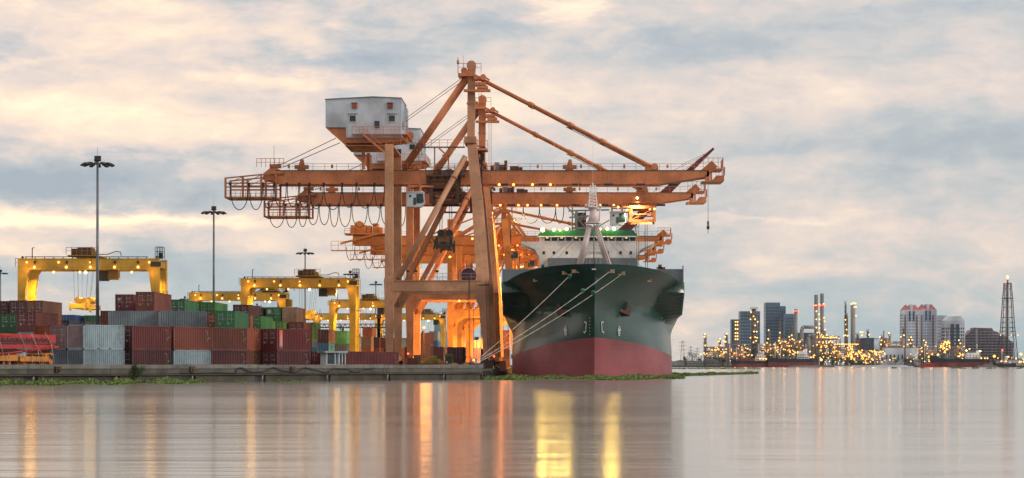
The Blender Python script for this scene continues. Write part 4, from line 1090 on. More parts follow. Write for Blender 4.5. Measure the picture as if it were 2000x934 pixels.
mb.build('cargo_coaming', [M['ship_grey']], ship)
mb = MB()
for k in range(6): mb.box(-12.6, 12.6, 33+k*17, 33+k*17+15.5, 14.9, 16.9)
mb.build('hatch_cover', [M['ship_grey']], ship)
def on_hull(px, py):
    """point of the bow surface under a photo pixel, found on the built hull (local coordinates)"""
    o = Vector((0,0,EYE)); best = None
    k, m_ = (px-1110)/F, (713-py)/F
    d = SY
    while d < SY+45:
        x, z = k*d-SX, EYE+m_*d; y = d-SY
        s = y
        for _ in range(6): s = y - stem_y(z)*(1-sstep(0, 30, max(0, s)))
        if s > 0 and abs(x) <= half(s, z): return Vector((x, y, z))
        d += .05
    return Vector((x, y, z))
# fairleads, the warm light in their openings painted as a tan tone
for (px, py, w_) in ((1104,533,.9),(1126,530,1.35),(1191,530,1.35),(1213,534,1.1),(1046,547,.7),(1268,547,.6)):
    p = on_hull(px, py); mb = MB(); mb.box(-w_/2,w_/2,-.10,.04,-.20,.20); mb.box(-w_/2-.06,w_/2+.06,-.13,-.10,.18,.25); mb.box(-w_/2-.06,w_/2+.06,-.13,-.10,-.25,-.18)
    o = mb.build('fairlead', [paint('fairlead_lamplit_tone',(.42,.30,.16),.6,0,.5,.2,2)], ship, p)
    o.rotation_euler = (0,0,-.5*(1 if p.x > 0 else -1)*min(1,abs(p.x)/8)*-1)
    mb = MB(); mb.box(-.05,.05,-.16,-.101,-.17,.17); mb.box(w_*.3,w_*.34,-.16,-.101,-.17,.17); mb.build('roller', [M['dark']], o)
p = on_hull(1160, 526); MB().box(-.3,.3,-.08,.05,-.07,.07).build('nameplate_blank', [M['ship_white']], ship, p)
# anchors in their pockets
for px, sd in ((1100,-1),(1219,1)):
    p = on_hull(px, 604)
    mb = MB(); mb.prism([(-1.5*sd,-1.0),(-.5*sd,1.3),(.9*sd,1.2),(1.4*sd,-.1),(.2*sd,-1.1)], 'y', -.22, .3)
    o = mb.build('hawse_pocket', [M['dark']], ship, p); o.rotation_euler = (R(-25),0,R(28)*sd)
    mb = MB(); mb.beam((-.5*sd,-.45,-.9),(.9*sd,-.4,.55),.35,.35); mb.beam((-1.2*sd,-.5,-.45),(.35*sd,-.5,-1.2),.4,.5); mb.prism([(-1.3*sd,-.7),(-1.0*sd,.35),(-.7*sd,-.5)], 'y',-.6,-.35); mb.prism([(.1*sd,-1.3),(.9*sd,-.55),(.5*sd,-1.2)], 'y',-.6,-.35)
    mb.build('anchor', [paint('rusty_anchor',(.10,.025,.018),.7,0,.4,.5,2)], o)
# white marks on the bow: bulb symbol and thruster symbol each side, draught marks
def mark(px, py, strokes, name='bow_mark'):
    p = on_hull(px, py); p2 = on_hull(px+3, py); p3 = on_hull(px, py-6)
    ex = (p2-p).normalized(); ez = (p3-p).normalized(); nn = ex.cross(ez).normalized()
    if nn.y > 0: nn = -nn
    mb = MB()
    for (x0,z0,x1,z1) in strokes:
        a = ex*x0+ez*z0+nn*.12; b_ = ex*x1+ez*z1+nn*.12; mb.beam(a, b_, .15, .05, up=nn)
    mb.build(name, [M['ship_white']], ship, p)
for sd, px in ((-1,1145),(1,1175)):
    mark(px, 641, [(-.35*-sd,.9,.25*-sd,.9),(.25*-sd,.9,.05*-sd,-.5),(.05*-sd,-.5,-.4*-sd,-.75),(-.4*-sd,-.75,-.45*-sd,-.45)])
for sd, px in ((-1,1106),(1,1208)):
    mark(px, 647, [(-.3,.5,.3,-.5),(-.3,-.5,.3,.5),(-.45,.1,.45,.1),(-.2,.7,.2,.7),(-.2,-.7,.2,-.7)], 'thruster_mark')
mb_px = [(1153,640+i*4) for i in range(8)]
mark(1153, 655, [(-.02,.1+k*.5,.02,.16+k*.5) for k in range(6)], 'draught_marks')
# ---- foremast (A frame)
def mq(px, py, d=336.0): w_ = W(px, py, d); return Vector((w_.x-SX, w_.y-SY, w_.z))
mst = bpy.data.objects.new('foremast', None); COL.objects.link(mst); mst.parent = ship
mb = MB(); mb.tube(mq(1131,524),mq(1152,440),.56,14,0,.40); mb.tube(mq(1190,524),mq(1164,440),.56,14,0,.40); mb.build('mast_leg', [M['mast']], mst)
mb = MB(); c_ = mq(0,494).z; mb.beam(mq(1141,494),mq(1178,494),.5,.35); mb.beam(mq(1138,500),mq(1145,493),.35,.35); mb.beam(mq(1183,500),mq(1176,493),.35,.35)
mb.railing(mq(1142,492),mq(1178,492),1.0,.7,.03); mb.build('cross_beam', [M['mast']], mst)
mb = MB(); mb.tube(mq(1158,437),mq(1158,435),1.25,16); mb.tube(mq(1159,435),mq(1159,409),.86,14,0,.5); mb.tube(mq(1158,409),mq(1158,405),.55,14,0,1.1)
mb.railing(mq(1148,404),mq(1168,404),1.0,.4,.03); mb.tube(mq(1143,401),mq(1146,405),.28,8); mb.tube(mq(1173,401),mq(1171,405),.28,8); mb.tube(mq(1145,402),mq(1148,402),.3,8)
mb.box(mq(1156,0).x,mq(1160,0).x,13.1,13.4,mq(0,428).z,mq(0,424).z)
mb.tube(mq(1170,433),mq(1172,406),.12,6); mb.beam(mq(1146,436),mq(1150,430),.1,.1); mb.build('crow_platform', [M['mast']], mst)
mb = MB()
ww = .75
for sx in (-1,1):
    for sy in (-1,1): mb.beam(mq(1158,404)+Vector((sx*.62,sy*.4,0)), mq(1158,362)+Vector((sx*.35,sy*.3,0)), .17,.17)
for k in range(7):
    a = mq(1158,404-k*6); b_ = mq(1158,398-k*6); r0 = .62-.04*k; r1 = .62-.04*(k+1)
    mb.beam(a+Vector((-r0,-.4,0)),b_+Vector((r1,-.4,0)),.10,.10); mb.beam(a+Vector((-r0,-.4,0)),a+Vector((r0,-.4,0)),.10,.10); mb.beam(a+Vector((r0,.4,0)),b_+Vector((-r1,.4,0)),.05,.05)
mb.beam(mq(1151,377),mq(1165,377),.1,.1); mb.beam(mq(1158,362),mq(1158,280),.03,.03); mb.box(mq(1156.5,0).x,mq(1159.5,0).x,13.7,14.2,mq(0,363).z,mq(0,358).z)
mb.build('lattice_topmast', [M['ship_white']], mst)
mb = MB()
for a, b_ in (((1166,432),(1197,520)),((1164,434),(1192,520))): mb.tube(mq(*a,334),mq(*b_,334),.05,5)
mb.tube(mq(1160,436,334),mq(1160,518,334),.09,6)
for a, b_ in (((1150,436),(1055,522)),((1166,434),(1262,530)),((1148,440),(1075,520)),((1166,440),(1232,522))): mb.tube(mq(*a,336),mq(*b_,345),.028,4)
mb.build('mast_stay', [M['grey']], mst)
mb = MB(); mb.railing(mq(1146,518),mq(1172,518),2.0,.45,.03); mb.build('bow_railing', [M['mast']], ship)
# ---- bridge and accommodation
D_B = 478.0
def bq(px, py, d=D_B): w_ = W(px, py, d); return Vector((w_.x-SX, d-SY, w_.z))
YB = D_B-SY
acc = MB(); x0_, x1_ = bq(1053,0).x, bq(1243,0).x
poly = [bq(p_[0],p_[1]) for p_ in ((1053,560),(1053,506),(1050,498),(1044,491),(1035,486),(1018,481),(1018,472),(1278,472),(1278,481),(1262,486),(1252,491),(1246,498),(1243,506),(1243,560))]
acc.prism([(v.x, v.z) for v in poly], 'y', YB, YB+5.5)
acc.box(x0_, x1_, YB+5.5, YB+16, 15, bq(0,472).z); acc.box(x0_, x1_, YB+.1, YB+12, bq(0,472).z, bq(0,461).z)
house = acc.build('accommodation', [M['ship_white']], ship)
mb = MB(); mb.prism([(v.x, v.z) for v in [bq(1070,560),bq(1070,505),bq(1245,505),bq(1245,560)]], 'y', YB-2.2, YB-.01); mb.build('front_screen', [M['ship_grey']], ship)
mb = MB(); ra, rb = bq(1050,461.5), bq(1245,450); mb.prism([(ra.x,ra.z),(rb.x,ra.z),(rb.x-.9,rb.z),(ra.x+.9,rb.z)], 'y', YB-.9, YB+12.5); roof = mb.build('bridge_roof', [M['green_roof']], ship)
mb = MB(); mb.box(bq(1050,0).x,bq(1245,0).x,YB-.95,YB-.3,ra.z-.22,ra.z-.003); mb.build('eave', [M['ship_white']], roof)
wins = [1069,1083,1097,1111,1125,1139,1153,1167,1181,1195,1209,1223,1236]
lit = {1069:1,1097:1,1125:2,1167:2,1195:1,1223:1}
for px in wins:
    a, b_ = bq(px-5.4,470.5), bq(px+5.4,463.5); o = MB().box(a.x,b_.x,YB-.02,YB+.098,a.z,b_.z).build('bridge_window', [M['glass']], house)
    MB().box(a.x-.08,a.x-.003,YB-.06,YB+.09,a.z-.05,b_.z+.05).build('frame', [M['ship_white']], o)
    if px in lit:
        MB().box(a.x+.35,b_.x-.35,YB-.05,YB-.022,b_.z-.22,b_.z-.08).build('window_lamp', [M['win_lamp']], o)
for (px, py) in ((1062,494),(1082,494),(1107,494),(1187,494),(1212,494),(1232,494),(1060,520)):
    a, b_ = bq(px-2.6,py+3), bq(px+2.6,py-3); MB().box(a.x,b_.x,YB-.05,YB-.003,a.z,b_.z).build('window', [M['glass']], house)
mb = MB(); mb.railing(bq(1244,471.5)+Vector((0,.3,0)),bq(1277,471.5)+Vector((0,.3,0)),1.2,.9,.05); mb.railing(bq(1019,471.5)+Vector((0,.3,0)),bq(1052,471.5)+Vector((0,.3,0)),1.2,.9,.05)
a = bq(1258,471.5); mb.beam(a,a+Vector((0,0,2.1)),.09,.09); mb.beam(a+Vector((-2,0,1.0)),a+Vector((1.5,0,1.0)),.07,.07); mb.build('wing_railing', [M['grey']], ship)
for sd, px in ((-1,1018),(1,1278)):
    mb = MB(); mb.prism([(v.x,v.z) for v in [bq(px,476),bq(px-sd*26,487),bq(px-sd*34,500),bq(px-sd*35,508),bq(px-sd*30,497),bq(px-sd*20,489)]], 'y', YB-.5, YB-.01); mb.build('wing_bracket', [M['ship_grey']], ship)
# floodlights over the bridge
for (px, py, r_, k_) in ((1060,452,.45,'lamp_w'),(1082,452,.30,'lamp_w'),(1094,453,.22,'lamp_y'),(1107,450.5,.32,'lamp_w'),(1172,451,.22,'lamp_w'),(1186,450,.30,'lamp_w'),(1199,450,.34,'lamp_w')):
    p = bq(px, py-2); p.y = YB-1.6
    mb = MB(); mb.beam((p.x,YB-.6,rb.z-.3),(p.x,YB-1.2,p.z),.08,.08); mb.build('lamp_arm', [M['grey']], ship)
    lamp(ship, tuple(p), r_, k_, 'floodlight'); glow(ship, (p.x,p.y,p.z+.6), 160, (1,.76,.20), down=False); spot(ship, (p.x,p.y-.5,p.z+.3), {1060:2000,1082:1100,1107:1000,1186:1000,1199:1300}.get(px, 300), (1,.58,.08))
# radar mast and funnel gear behind the bridge
mb = MB(); Y2 = YB+9
def b2(px, py): v = bq(px, py, D_B+9); v.y = Y2; return v
mb.beam(b2(1126,452),b2(1126,410),.5,.5); mb.beam(b2(1110,412),b2(1190,410),.35,.35); mb.beam(b2(1112,425),b2(1150,422),.35,.35); mb.beam(b2(1118,452),b2(1118,405),.3,.3); mb.beam(b2(1120,438),b2(1145,412),.2,.2); mb.beam(b2(1118,446),b2(1160,446),.7,.5)
mb.beam(b2(1104,400),b2(1145,446),.25,.3); mb.beam(b2(1190,430),b2(1160,448),.2,.25)
for k in range(5): mb.beam(b2(1124+k*8,430+(k%2)*4),b2(1130+k*8,424),.6,.3)
mb.box(b2(1240,0).x,b2(1242,0).x,Y2,Y2+.2,b2(0,452).z,b2(0,441).z); mb.beam(b2(1237,444),b2(1247,443),.15,.15)
mb.build('radar_mast', [M['ship_grey']], ship)
mb = MB(); a, b_ = b2(1123,445), b2(1145,414); mb.box(a.x,b_.x,Y2+2,Y2+6,a.z-4,b_.z); mb.build('funnel', [M['dk_red']], ship)
# aft deck crane with its long dark red jib leaning to starboard
dc = bpy.data.objects.new('deck_crane', None); COL.objects.link(dc); dc.parent = ship
DJ = 512.0
def jq(px, py): v = bq(px, py, DJ); v.y = DJ-SY; return v
a, b_ = jq(1165,500), jq(1394,290)
mb = MB(); mid = a.lerp(b_, .62)
dirj = (b_-a).normalized()
mb.beam(a, mid, 1.5, 2.3, w2=1.3, h2=1.9); mb.beam(mid, b_, 1.2, 1.8, w2=.6, h2=.55)
for k in range(16): p = a.lerp(b_, .08+k*.055); mb.beam(p+Vector((0,-.82,-.6)), p+dirj*.12+Vector((0,-.82,.9)), .08,.12)
mb.build('jib', [M['dk_red']], dc)
mb = MB(); mb.tube((a.x-1.5,a.y,15),(a.x-1.5,a.y,a.z-2),1.5,16); mb.box(a.x-3.2,a.x+.8,a.y-1.6,a.y+1.6,a.z-2.5,a.z+2.0); mb.build('pedestal', [M['ship_grey']], dc)
mb = MB(); tip = jq(1383,306); mb.tube(tip, jq(1383,432), .05, 4)
for (p0, p1) in (((1378,300),(1330,322)),((1380,302),(1290,345)),((1376,303),(1200,430))): mb.tube(jq(*p0), jq(*p1), .04, 4)
h_ = jq(1383,432); mb.tube(h_, h_+Vector((0,0,-.9)), .22, 8); mb.tube(h_+Vector((0,0,-1.0)), h_+Vector((0,0,-1.9)), .32, 8); mb.beam(h_+Vector((0,0,-1.9)), h_+Vector((0,0,-2.9)), .12,.12)
mb.build('hook_and_wire', [M['dark']], dc)
# small deck posts at the starboard rail
for px, py in ((1289,517),(1296,522)):
    v = bq(px, py, 430); mb = MB(); mb.box(v.x-.35,v.x+.35,429.7-SY,430.4-SY,15,v.z); mb.box(v.x-.7,v.x+.5,429.7-SY,430.4-SY,v.z-.8,v.z-.5); mb.build('vent_post', [M['dk_red']], ship)

# ---------------------------------------------------------------- mooring lines with rat guards
def line(px, py, end, label, sag):
    a = on_hull(px, py)+Vector((SX,SY,0))+Vector((0,-.25,0)); b_ = Vector(end); pts = []
    for k in range(25):
        t = k/24; p = a.lerp(b_, t); p.z -= sag*4*t*(1-t); pts.append(p)
    mb = MB(); mb.path(pts, .052, 5); o = mb.build('mooring_rope', [M['rope']])
    tag(o, label, 'rope', 'mooring ropes from the bow to the quay corner'); return pts
bol = on_front(945, 1.2) if on_front(945,1.2).x < CX-.5 else Vector((CX-.9, corner.y+1.0, 0))
bol = Vector((CX-1.0, corner.y+1.2, 0))
L1 = line(1118, 533, (bol.x-.1, bol.y, 2.0), 'leftmost pale mooring rope from the bow with a green rat guard near the top', .35)
L2 = line(1189, 532, (bol.x+.05, bol.y+.1, 2.05), 'middle pale mooring rope crossing the dark green bow', .45)
L3 = line(1213, 537, (bol.x+.15, bol.y, 1.95), 'lowest pale mooring rope crossing the dark green bow', .55)
def guard(p, label):
    mb = MB(); mb.ball((0,0,0), .32, 0, 8, 6, .9); mb.tube((-.1,0,-.45),(0,0,-.1),.16,8); tag(mb.build('rat_guard', [M['green_roof']], None, tuple(p)), label, 'rat guard', 'green rat guards on the bow ropes')
guard(L1[1]+Vector((.2,-.2,.1)), 'green rat guard on the leftmost mooring rope'); guard(L2[5]+Vector((0,-.2,.2)), 'small green rat guard on the middle mooring rope'); guard(L3[5]+Vector((0,-.2,.3)), 'green rat guard on the lowest mooring rope near the stem')
mb = MB(); mb.tube((0,0,0),(0,0,.95),.28,12); mb.tube((0,0,.95),(0,0,1.15),.42,12); mb.box(-.5,.5,-.5,.5,-.02,.12)
tag(mb.build('bollard', [M['dark']], None, (bol.x,bol.y,DECK+.02)), 'dark iron bollard at the quay corner holding the mooring ropes', 'bollard')
# ---------------------------------------------------------------- high lamp masts
def high_mast(px, py, d, label, rot=0.0, lit=False):
    H = ZW(py, d)-DECK; t = thing('lamp_mast', label, 'lamp mast', (XW(px,d), d, DECK), rot, 'tall lamp masts of the yard')
    mb = MB(); mb.tube((0,0,0),(0,0,H),.27,12,0,.15); mb.tube((0,0,0),(0,0,.5),.5,12); mb.build('pole', [M['grey']], t)
    mb = MB(); mb.tube((0,0,H),(0,0,H+.15),.5,12); mb.box(-.35,.35,-.35,.35,H-.1,H+.1)
    for k in range(12):
        a = 2*math.pi*k/12; mb.beam((0,0,H-.35),(math.cos(a)*1.7,math.sin(a)*1.7,H-.45),.06,.06)
    mb.box(-.4,.45,-.2,.2,H+.1,H+.65); mb.tube((0,0,H),(0,0,H+1.9),.02,4); mb.build('head_frame', [M['dark']], t)
    hd = None
    for k in range(12):
        a = 2*math.pi*k/12+.1; c_, s_ = math.cos(a), math.sin(a)
        if hd is None:
            mb = MB(); mb.prism([(-.5,.05),(.1,.22),(.62,.02),(.5,-.14),(-.45,-.12)], 'y', -.22, .22); hd = mb.build('lamp_head', [M['dark']], t); o = hd
        else: o = dup_part(hd, t)
        o.location = (c_*1.75, s_*1.75, H-.50); o.rotation_euler = (0, R(14), a)
    return t
high_mast(190.5, 314, 300, 'tallest nearest lamp mast on the left, with a ring of lamp heads')
high_mast(417.5, 410, 395, 'second tallest lamp mast, left of the crane cage', .2)
high_mast(596, 491, 544, 'lamp mast behind the trolley of the middle yellow gantry', .1)
high_mast(684, 533, 676, 'lamp mast just right of the middle yellow gantry top', .3)
high_mast(734, 553, 755, 'lamp mast between the yellow gantries and the tall crane leg', .1)
high_mast(1.0, 531, 670, 'lamp mast cut by the left edge of the picture', .2)
high_mast(361, 582, 927, 'small far lamp mast left of the small yellow gantry', 0)
high_mast(502, 596, 1030, 'small far lamp mast under the middle yellow gantry girder', .4)
high_mast(612, 608, 1120, 'small far lamp mast left of the small far gantry', .2)
high_mast(826, 650, 900, 'far lamp mast seen through the crane portal', .2)

# ---------------------------------------------------------------- bundle of red girders above an orange frame
def fpt(px, off, z): p = on_front(px, off); return Vector((p.x, p.y, z))
zf_ = lambda py, px, off: EYE+(713-py)/F*on_front(px, off).y
t = thing('red_girder_bundle', 'stack of bright red steel girders lashed with pale ropes at the left quay edge', 'steel girders', tuple(fpt(40,2.2,DECK)))
org = t.location.copy(); org = Vector(org)
def L_(v): return v-org
mb = MB(); a, b_ = fpt(-40,2.2,0), fpt(103,2.2,0)
def rb_(p0, p1, off, z0, z1, w_, h_, mbx, mi=0):
    mbx.beam(L_(fpt(p0,off,z0)), L_(fpt(p1,off,z1)), w_, h_, mi)
rb_(-40,103,2.2,4.72,4.58,.9,.80,mb); rb_(-40,101,2.0,4.15,4.10,1.2,.20,mb,1); rb_(-40,99,2.0,3.85,3.82,1.0,.28,mb); rb_(-40,60,1.6,3.55,3.72,.35,.22,mb)
mb.build('red_girder', [M['red'], M['dk_red']], t)
mb = MB()
for k in range(14): rb_(-30+k*9.5,-29+k*9.5,1.70,4.3,4.6,.06,.55,mb)
rb_(-40,22,1.7,4.86,4.8,.06,.04,mb,1)
mb.build('web_stiffener', [M['dk_red']], t)
mb = MB(); p0, p1 = L_(fpt(-8,1.4,2.92)), L_(fpt(114,1.4,3.74)); mb.tube(p0,p1,.11,10); mb.tube(L_(fpt(45,1.3,3.3)),L_(fpt(104,1.3,3.9)),.08,8)
for f_ in (.2,.55,.8,.93): q_ = p0.lerp(p1,f_); mb.tube(q_,q_+(p1-p0)*.012,.17,10,1)
mb.build('red_pipe', [M['red'], M['grey']], t)
fr = thing('orange_steel_frame', 'rusty orange machine frame lying under the red girders', 'steel frame', tuple(fpt(40,2.2,DECK)))
mb = MB(); rr = random.Random(3)
rb_(-40,32,1.8,2.62,2.62,.5,.62,mb); rb_(36,90,1.7,2.52,2.5,.5,.52,mb); rb_(-40,100,2.6,3.1,3.02,.4,.2,mb); rb_(-40,88,2.4,1.2,1.2,.8,.18,mb)
for px in (-30,-12,6,31,47,58,86,93): rb_(px,px+1.2,1.9,1.0,2.6,.22,.22,mb)
for k in range(9):
    p = -30+k*15; mb.beam(L_(fpt(p,1.8,1.1)), L_(fpt(p+rr.uniform(5,10),1.8,2.4)), .14,.14)
    mb.beam(L_(fpt(p,2.4,1.0)), L_(fpt(p+rr.uniform(2,8),2.2,3.0)), .2,.2, 1)
mb.beam(L_(fpt(88,1.6,3.0)), L_(fpt(104,1.6,1.5)), .12,.2); mb.beam(L_(fpt(93,1.7,2.9)), L_(fpt(108,1.7,1.2)), .12,.12)
for k in range(12):
    p = rr.uniform(-20,98); c0 = L_(fpt(p,2.1,rr.uniform(1.0,2.2))); s_ = rr.uniform(.2,.5); mb.box(c0.x-s_,c0.x+s_,c0.y-.3,c0.y+.3,c0.z,c0.z+rr.uniform(.3,.7), rr.choice([0,0,1,2]))
c0 = L_(fpt(41,1.7,2.85)); mb.box(c0.x-.45,c0.x+.4,c0.y-.25,c0.y+.2,c0.z-.1,c0.z+.32,3)
mb.build('frame', [M['orange'], M['dark'], paint('rusty_brown_steel',(.13,.05,.02),.8,0,.5,.5,2), M['white']], fr)
rp = [((38,650),(50,680),(54,713)),((61,651),(74,683),(78,713)),((88,650),(100,672),(107,713)),((0,668),(6,690),(7,713)),((74,681),(84,692),(85,713)),((17,690),(17,700),(17,713)),((63,692),(63,702),(64,713))]
for k, pts in enumerate(rp):
    mb = MB(); P = [L_(fpt(px, 1.25 if i < 2 else 1.2, zf_(py, px, 1.25))) for i, (px, py) in enumerate(pts)]
    mb.path(P, .035, 5); mb.build('lashing_rope', [M['rope']], t if k < 3 else fr)

# ---------------------------------------------------------------- booth
p = fpt(648, 2.9, DECK+.02)
bt = thing('gate_booth', 'small pale blue booth with flat roof beside the long maroon container', 'booth', tuple(p), RZ_F+R(62))
mb = MB(); mb.box(-.95,.45,-.9,.9,0,.75); mb.box(-.95,-.87,-.9,.9,.75,1.75); mb.box(.37,.45,-.9,-.0,.75,1.75); mb.box(-.95,.45,.82,.9,.75,1.75); mb.box(-.02,.06,-.9,-.82,.75,1.75); mb.box(.37,.45,-.9,-.82,.75,1.75); mb.build('wall', [M['white']], bt)
mb = MB(); mb.box(-1.25,1.35,-1.15,1.1,1.76,1.92); mb.build('roof', [paint('booth_roof_blue',(.30,.40,.46),.5,0,.3,.1,1)], bt)
MB().box(-.85,-.04,-.88,-.84,.76,1.74).build('window', [M['glass']], bt)
mb = MB(); mb.box(.47,1.15,-.88,-.84,.1,1.7); mb.build('door_glass', [M['glass']], bt)
mb = MB()
for x in (.45,.78,1.12): mb.box(x,x+.07,-.93,-.82,0,1.75)
mb.box(.45,1.19,-.935,-.83,.62,.72); mb.box(.45,1.19,-.935,-.83,1.68,1.75); mb.build('door_frame', [M['ship_white']], bt)
pr = fpt(624, 5.0, DECK+.02)
container(pr.x, pr.y, DECK+.02, 'red', 'bright red ribbed container end standing left of the booth', 6.06, RZ_F+R(28), group='containers of the front block')
for px, py, lab in ((606,683,'left round blue sign on a post beside the dark red container'),(614,682,'right round blue sign on a post left of the booth')):
    pp = fpt(px, 4.6, DECK+.02); zc = zf_(py, px, 4.6)-pp.z
    s = thing('road_sign', lab, 'sign', tuple(pp), 0, 'round blue signs')
    MB().tube((0,0,0),(0,0,zc),.035,6).build('post', [M['grey']], s); MB().tube((0,-.05,zc),(0,-.02,zc),.26,16).build('disc', [paint('sign_blue',(.05,.16,.24),.4,0,.2,0,1)], s)
for px in (604,612,620): 
    pp = fpt(px, 4.0, DECK+.02); mb = MB(); mb.box(-.3,.3,-.15,.15,0,.22); mb.box(-.28,.28,-.14,.14,.22,.95); tag(mb.build('traffic_block', [M['yellow_d']], None, tuple(pp)), {604:'left',612:'middle',620:'right'}[px]+' yellow traffic block under the round blue signs', 'traffic block', 'yellow traffic blocks')

bt.scale = (1.15,1.1,1.36)
# ---------------------------------------------------------------- quay vehicles seen through the portal
tr = thing('flatbed_trailer', 'low red flatbed trailer heaped with dry yellow brush', 'trailer', (XW(822,330),330,DECK))
w2 = lambda px, d=330: XW(px,d)-XW(822,330)
mb = MB(); mb.box(w2(818),w2(871),-.2,2.2,.85,1.15); mb.box(w2(820),w2(868),-.1,2.1,.55,.84,1)
for px in (826,834,856,864): mb.tube((w2(px),-.1,.42),(w2(px),.3,.42),.42,12,1)
mb.build('bed', [M['dk_red'], M['dark']], tr)
mb = MB(); mb.box(w2(856),w2(870),-.32,-.21,.80,1.25); mb.build('red_board', [M['red']], tr)
mb = MB(); rr = random.Random(8)
for k in range(420):
    a = rr.uniform(0,6.28); r_ = rr.random()**.6; cx, cy = (w2(829)+w2(860))/2+math.cos(a)*r_*1.25, 1+math.sin(a)*r_*.9; z = 1.15+(1-r_)*1.15*rr.uniform(.5,1)
    d_ = Vector((math.cos(a)*rr.uniform(.2,.9), math.sin(a)*.4, rr.uniform(-.2,.5))); mb.beam((cx,cy,z), Vector((cx,cy,z))+d_*.7, .05,.035)
tag(mb.build('dry_brush_heap', [paint('dry_yellow_leaves',(.42,.34,.06),.9,0,.5,.1,3)], None, tuple(tr.location)), 'heap of dry yellow leaves and stalks on the red flatbed', 'brush heap')
v = thing('terminal_tractor', 'yellow terminal tractor with dark cab windows in front of the dark maroon container', 'tractor', (XW(865,345),345,DECK))
w3 = lambda px: XW(px,345)-XW(865,345)
mb = MB(); mb.prism([(w3(866),.5),(w3(905),.5),(w3(905),.85),(w3(894),1.0),(w3(891),1.25),(w3(884),1.30),(w3(882),.9),(w3(866),.9)], 'y', 0, 2.3); mb.build('body', [M['yellow']], v)
mb = MB(); mb.box(w3(869),w3(884),.1,2.2,.9,2.55); mb.box(w3(868.5),w3(884.5),0,2.3,2.56,2.68); cabv = mb.build('cab', [M['yellow_d']], v)
MB().box(w3(870.5),w3(882.5),.03,.098,1.25,2.4).build('window', [M['glass']], cabv)
for px in (872,898): MB().tube((w3(px),.1,.45),(w3(px),.5,.45),.45,14).build('wheel', [M['cable']], v)
lamp(v, (w3(903),-.05,.75), .10, 'lamp_o', 'headlight')
v2 = thing('container_chassis', 'trailer chassis carrying the dark maroon container on the quay', 'trailer', (XW(888,352),352,DECK))
mb = MB(); mb.box(-1.2,1.2,0,12,.95,1.2)
for y in (.8,2.1,3.4): mb.tube((-1.2,y,.5),(1.2,y,.5),.5,14,1)
mb.build('frame', [M['dark'], M['cable']], v2)
container(XW(888,352), 352, DECK+1.22, 'maroon', 'dark maroon container on a trailer beside the yellow tractor', 12.19, lod=1, group='container loads')
v3 = thing('forklift', 'small yellow forklift beside the portal leg', 'forklift', (XW(913,350),350,DECK)); w4 = lambda px: XW(px,350)-XW(913,350)
mb = MB(); mb.box(-.6,.7,0,2,.35,1.1); mb.prism([(-.6,1.1),(.1,1.1),(-.1,1.4),(-.6,1.4)],'y',.2,1.8); mb.build('body', [M['yellow']], v3)
mb = MB()
for x in (-.5,.45): mb.box(x,x+.08,.2,.28,1.1,2.2); mb.box(x,x+.08,1.6,1.68,1.1,2.2)
mb.box(-.6,.6,.1,1.8,2.2,2.28); mb.build('roll_cage', [M['dark']], v3)
for x in (-.45,.45): MB().tube((x,-.05,.35),(x,.3,.35),.35,12).build('wheel', [M['cable']], v3)
lamp(v3, (.4,-.08,.75), .12, 'lamp_o', 'headlight')
# portable light tower
lt = thing('light_tower', 'thin floodlight pole with white box head near the quay corner', 'floodlight pole', (XW(931,315),315,DECK))
zt_ = ZW(664,315)-DECK; mb = MB(); mb.tube((0,0,0),(0,0,zt_),.04,6); mb.box(-.3,.3,-.3,.3,0,.6); mb.build('pole', [M['grey']], lt)
mb = MB(); mb.prism([(-.42,-.25),(.42,-.3),(.3,.28),(-.25,.3)], 'y', -.25, .25); o = mb.build('lamp_head', [M['ship_white'],], lt, (0,0,zt_+.2)); MB().box(-.3,.3,-.28,-.26,-.2,.2).build('lens', [M['glass']], o)
for px, lab in ((936,'left'),(941,'right')):
    mb = MB(); mb.tube((0,0,0),(0,0,1.2),.35,14); mb.tube((0,0,.4),(0,0,.45),.37,14); mb.tube((0,0,.8),(0,0,.85),.37,14)
    tag(mb.build('drum', [paint('blue_drum',(.03,.09,.16),.5,0,.4,.2,2)], None, (XW(px,318),318,DECK+.02)), lab+' blue drum near the foot of the floodlight pole', 'drum', 'blue drums')
# lamps burning low on the quay
for px, py, d, k_, lab in ((797,691,340,'lamp_r','red warning lamp beside the end of the long maroon container'),(965,696,372,'lamp_r','red warning lamp at the foot of the seaward crane leg'),(926,704,320,'lamp_o','small orange lamp near the person on the quay')):
    pp = W(px,py,d); s = thing('warning_lamp', lab, 'lamp', (pp.x,pp.y,DECK)); MB().tube((0,0,0),(0,0,pp.z-DECK),.04,6).build('post', [M['dark']], s); lamp(s,(0,0,pp.z-DECK),.16,k_)

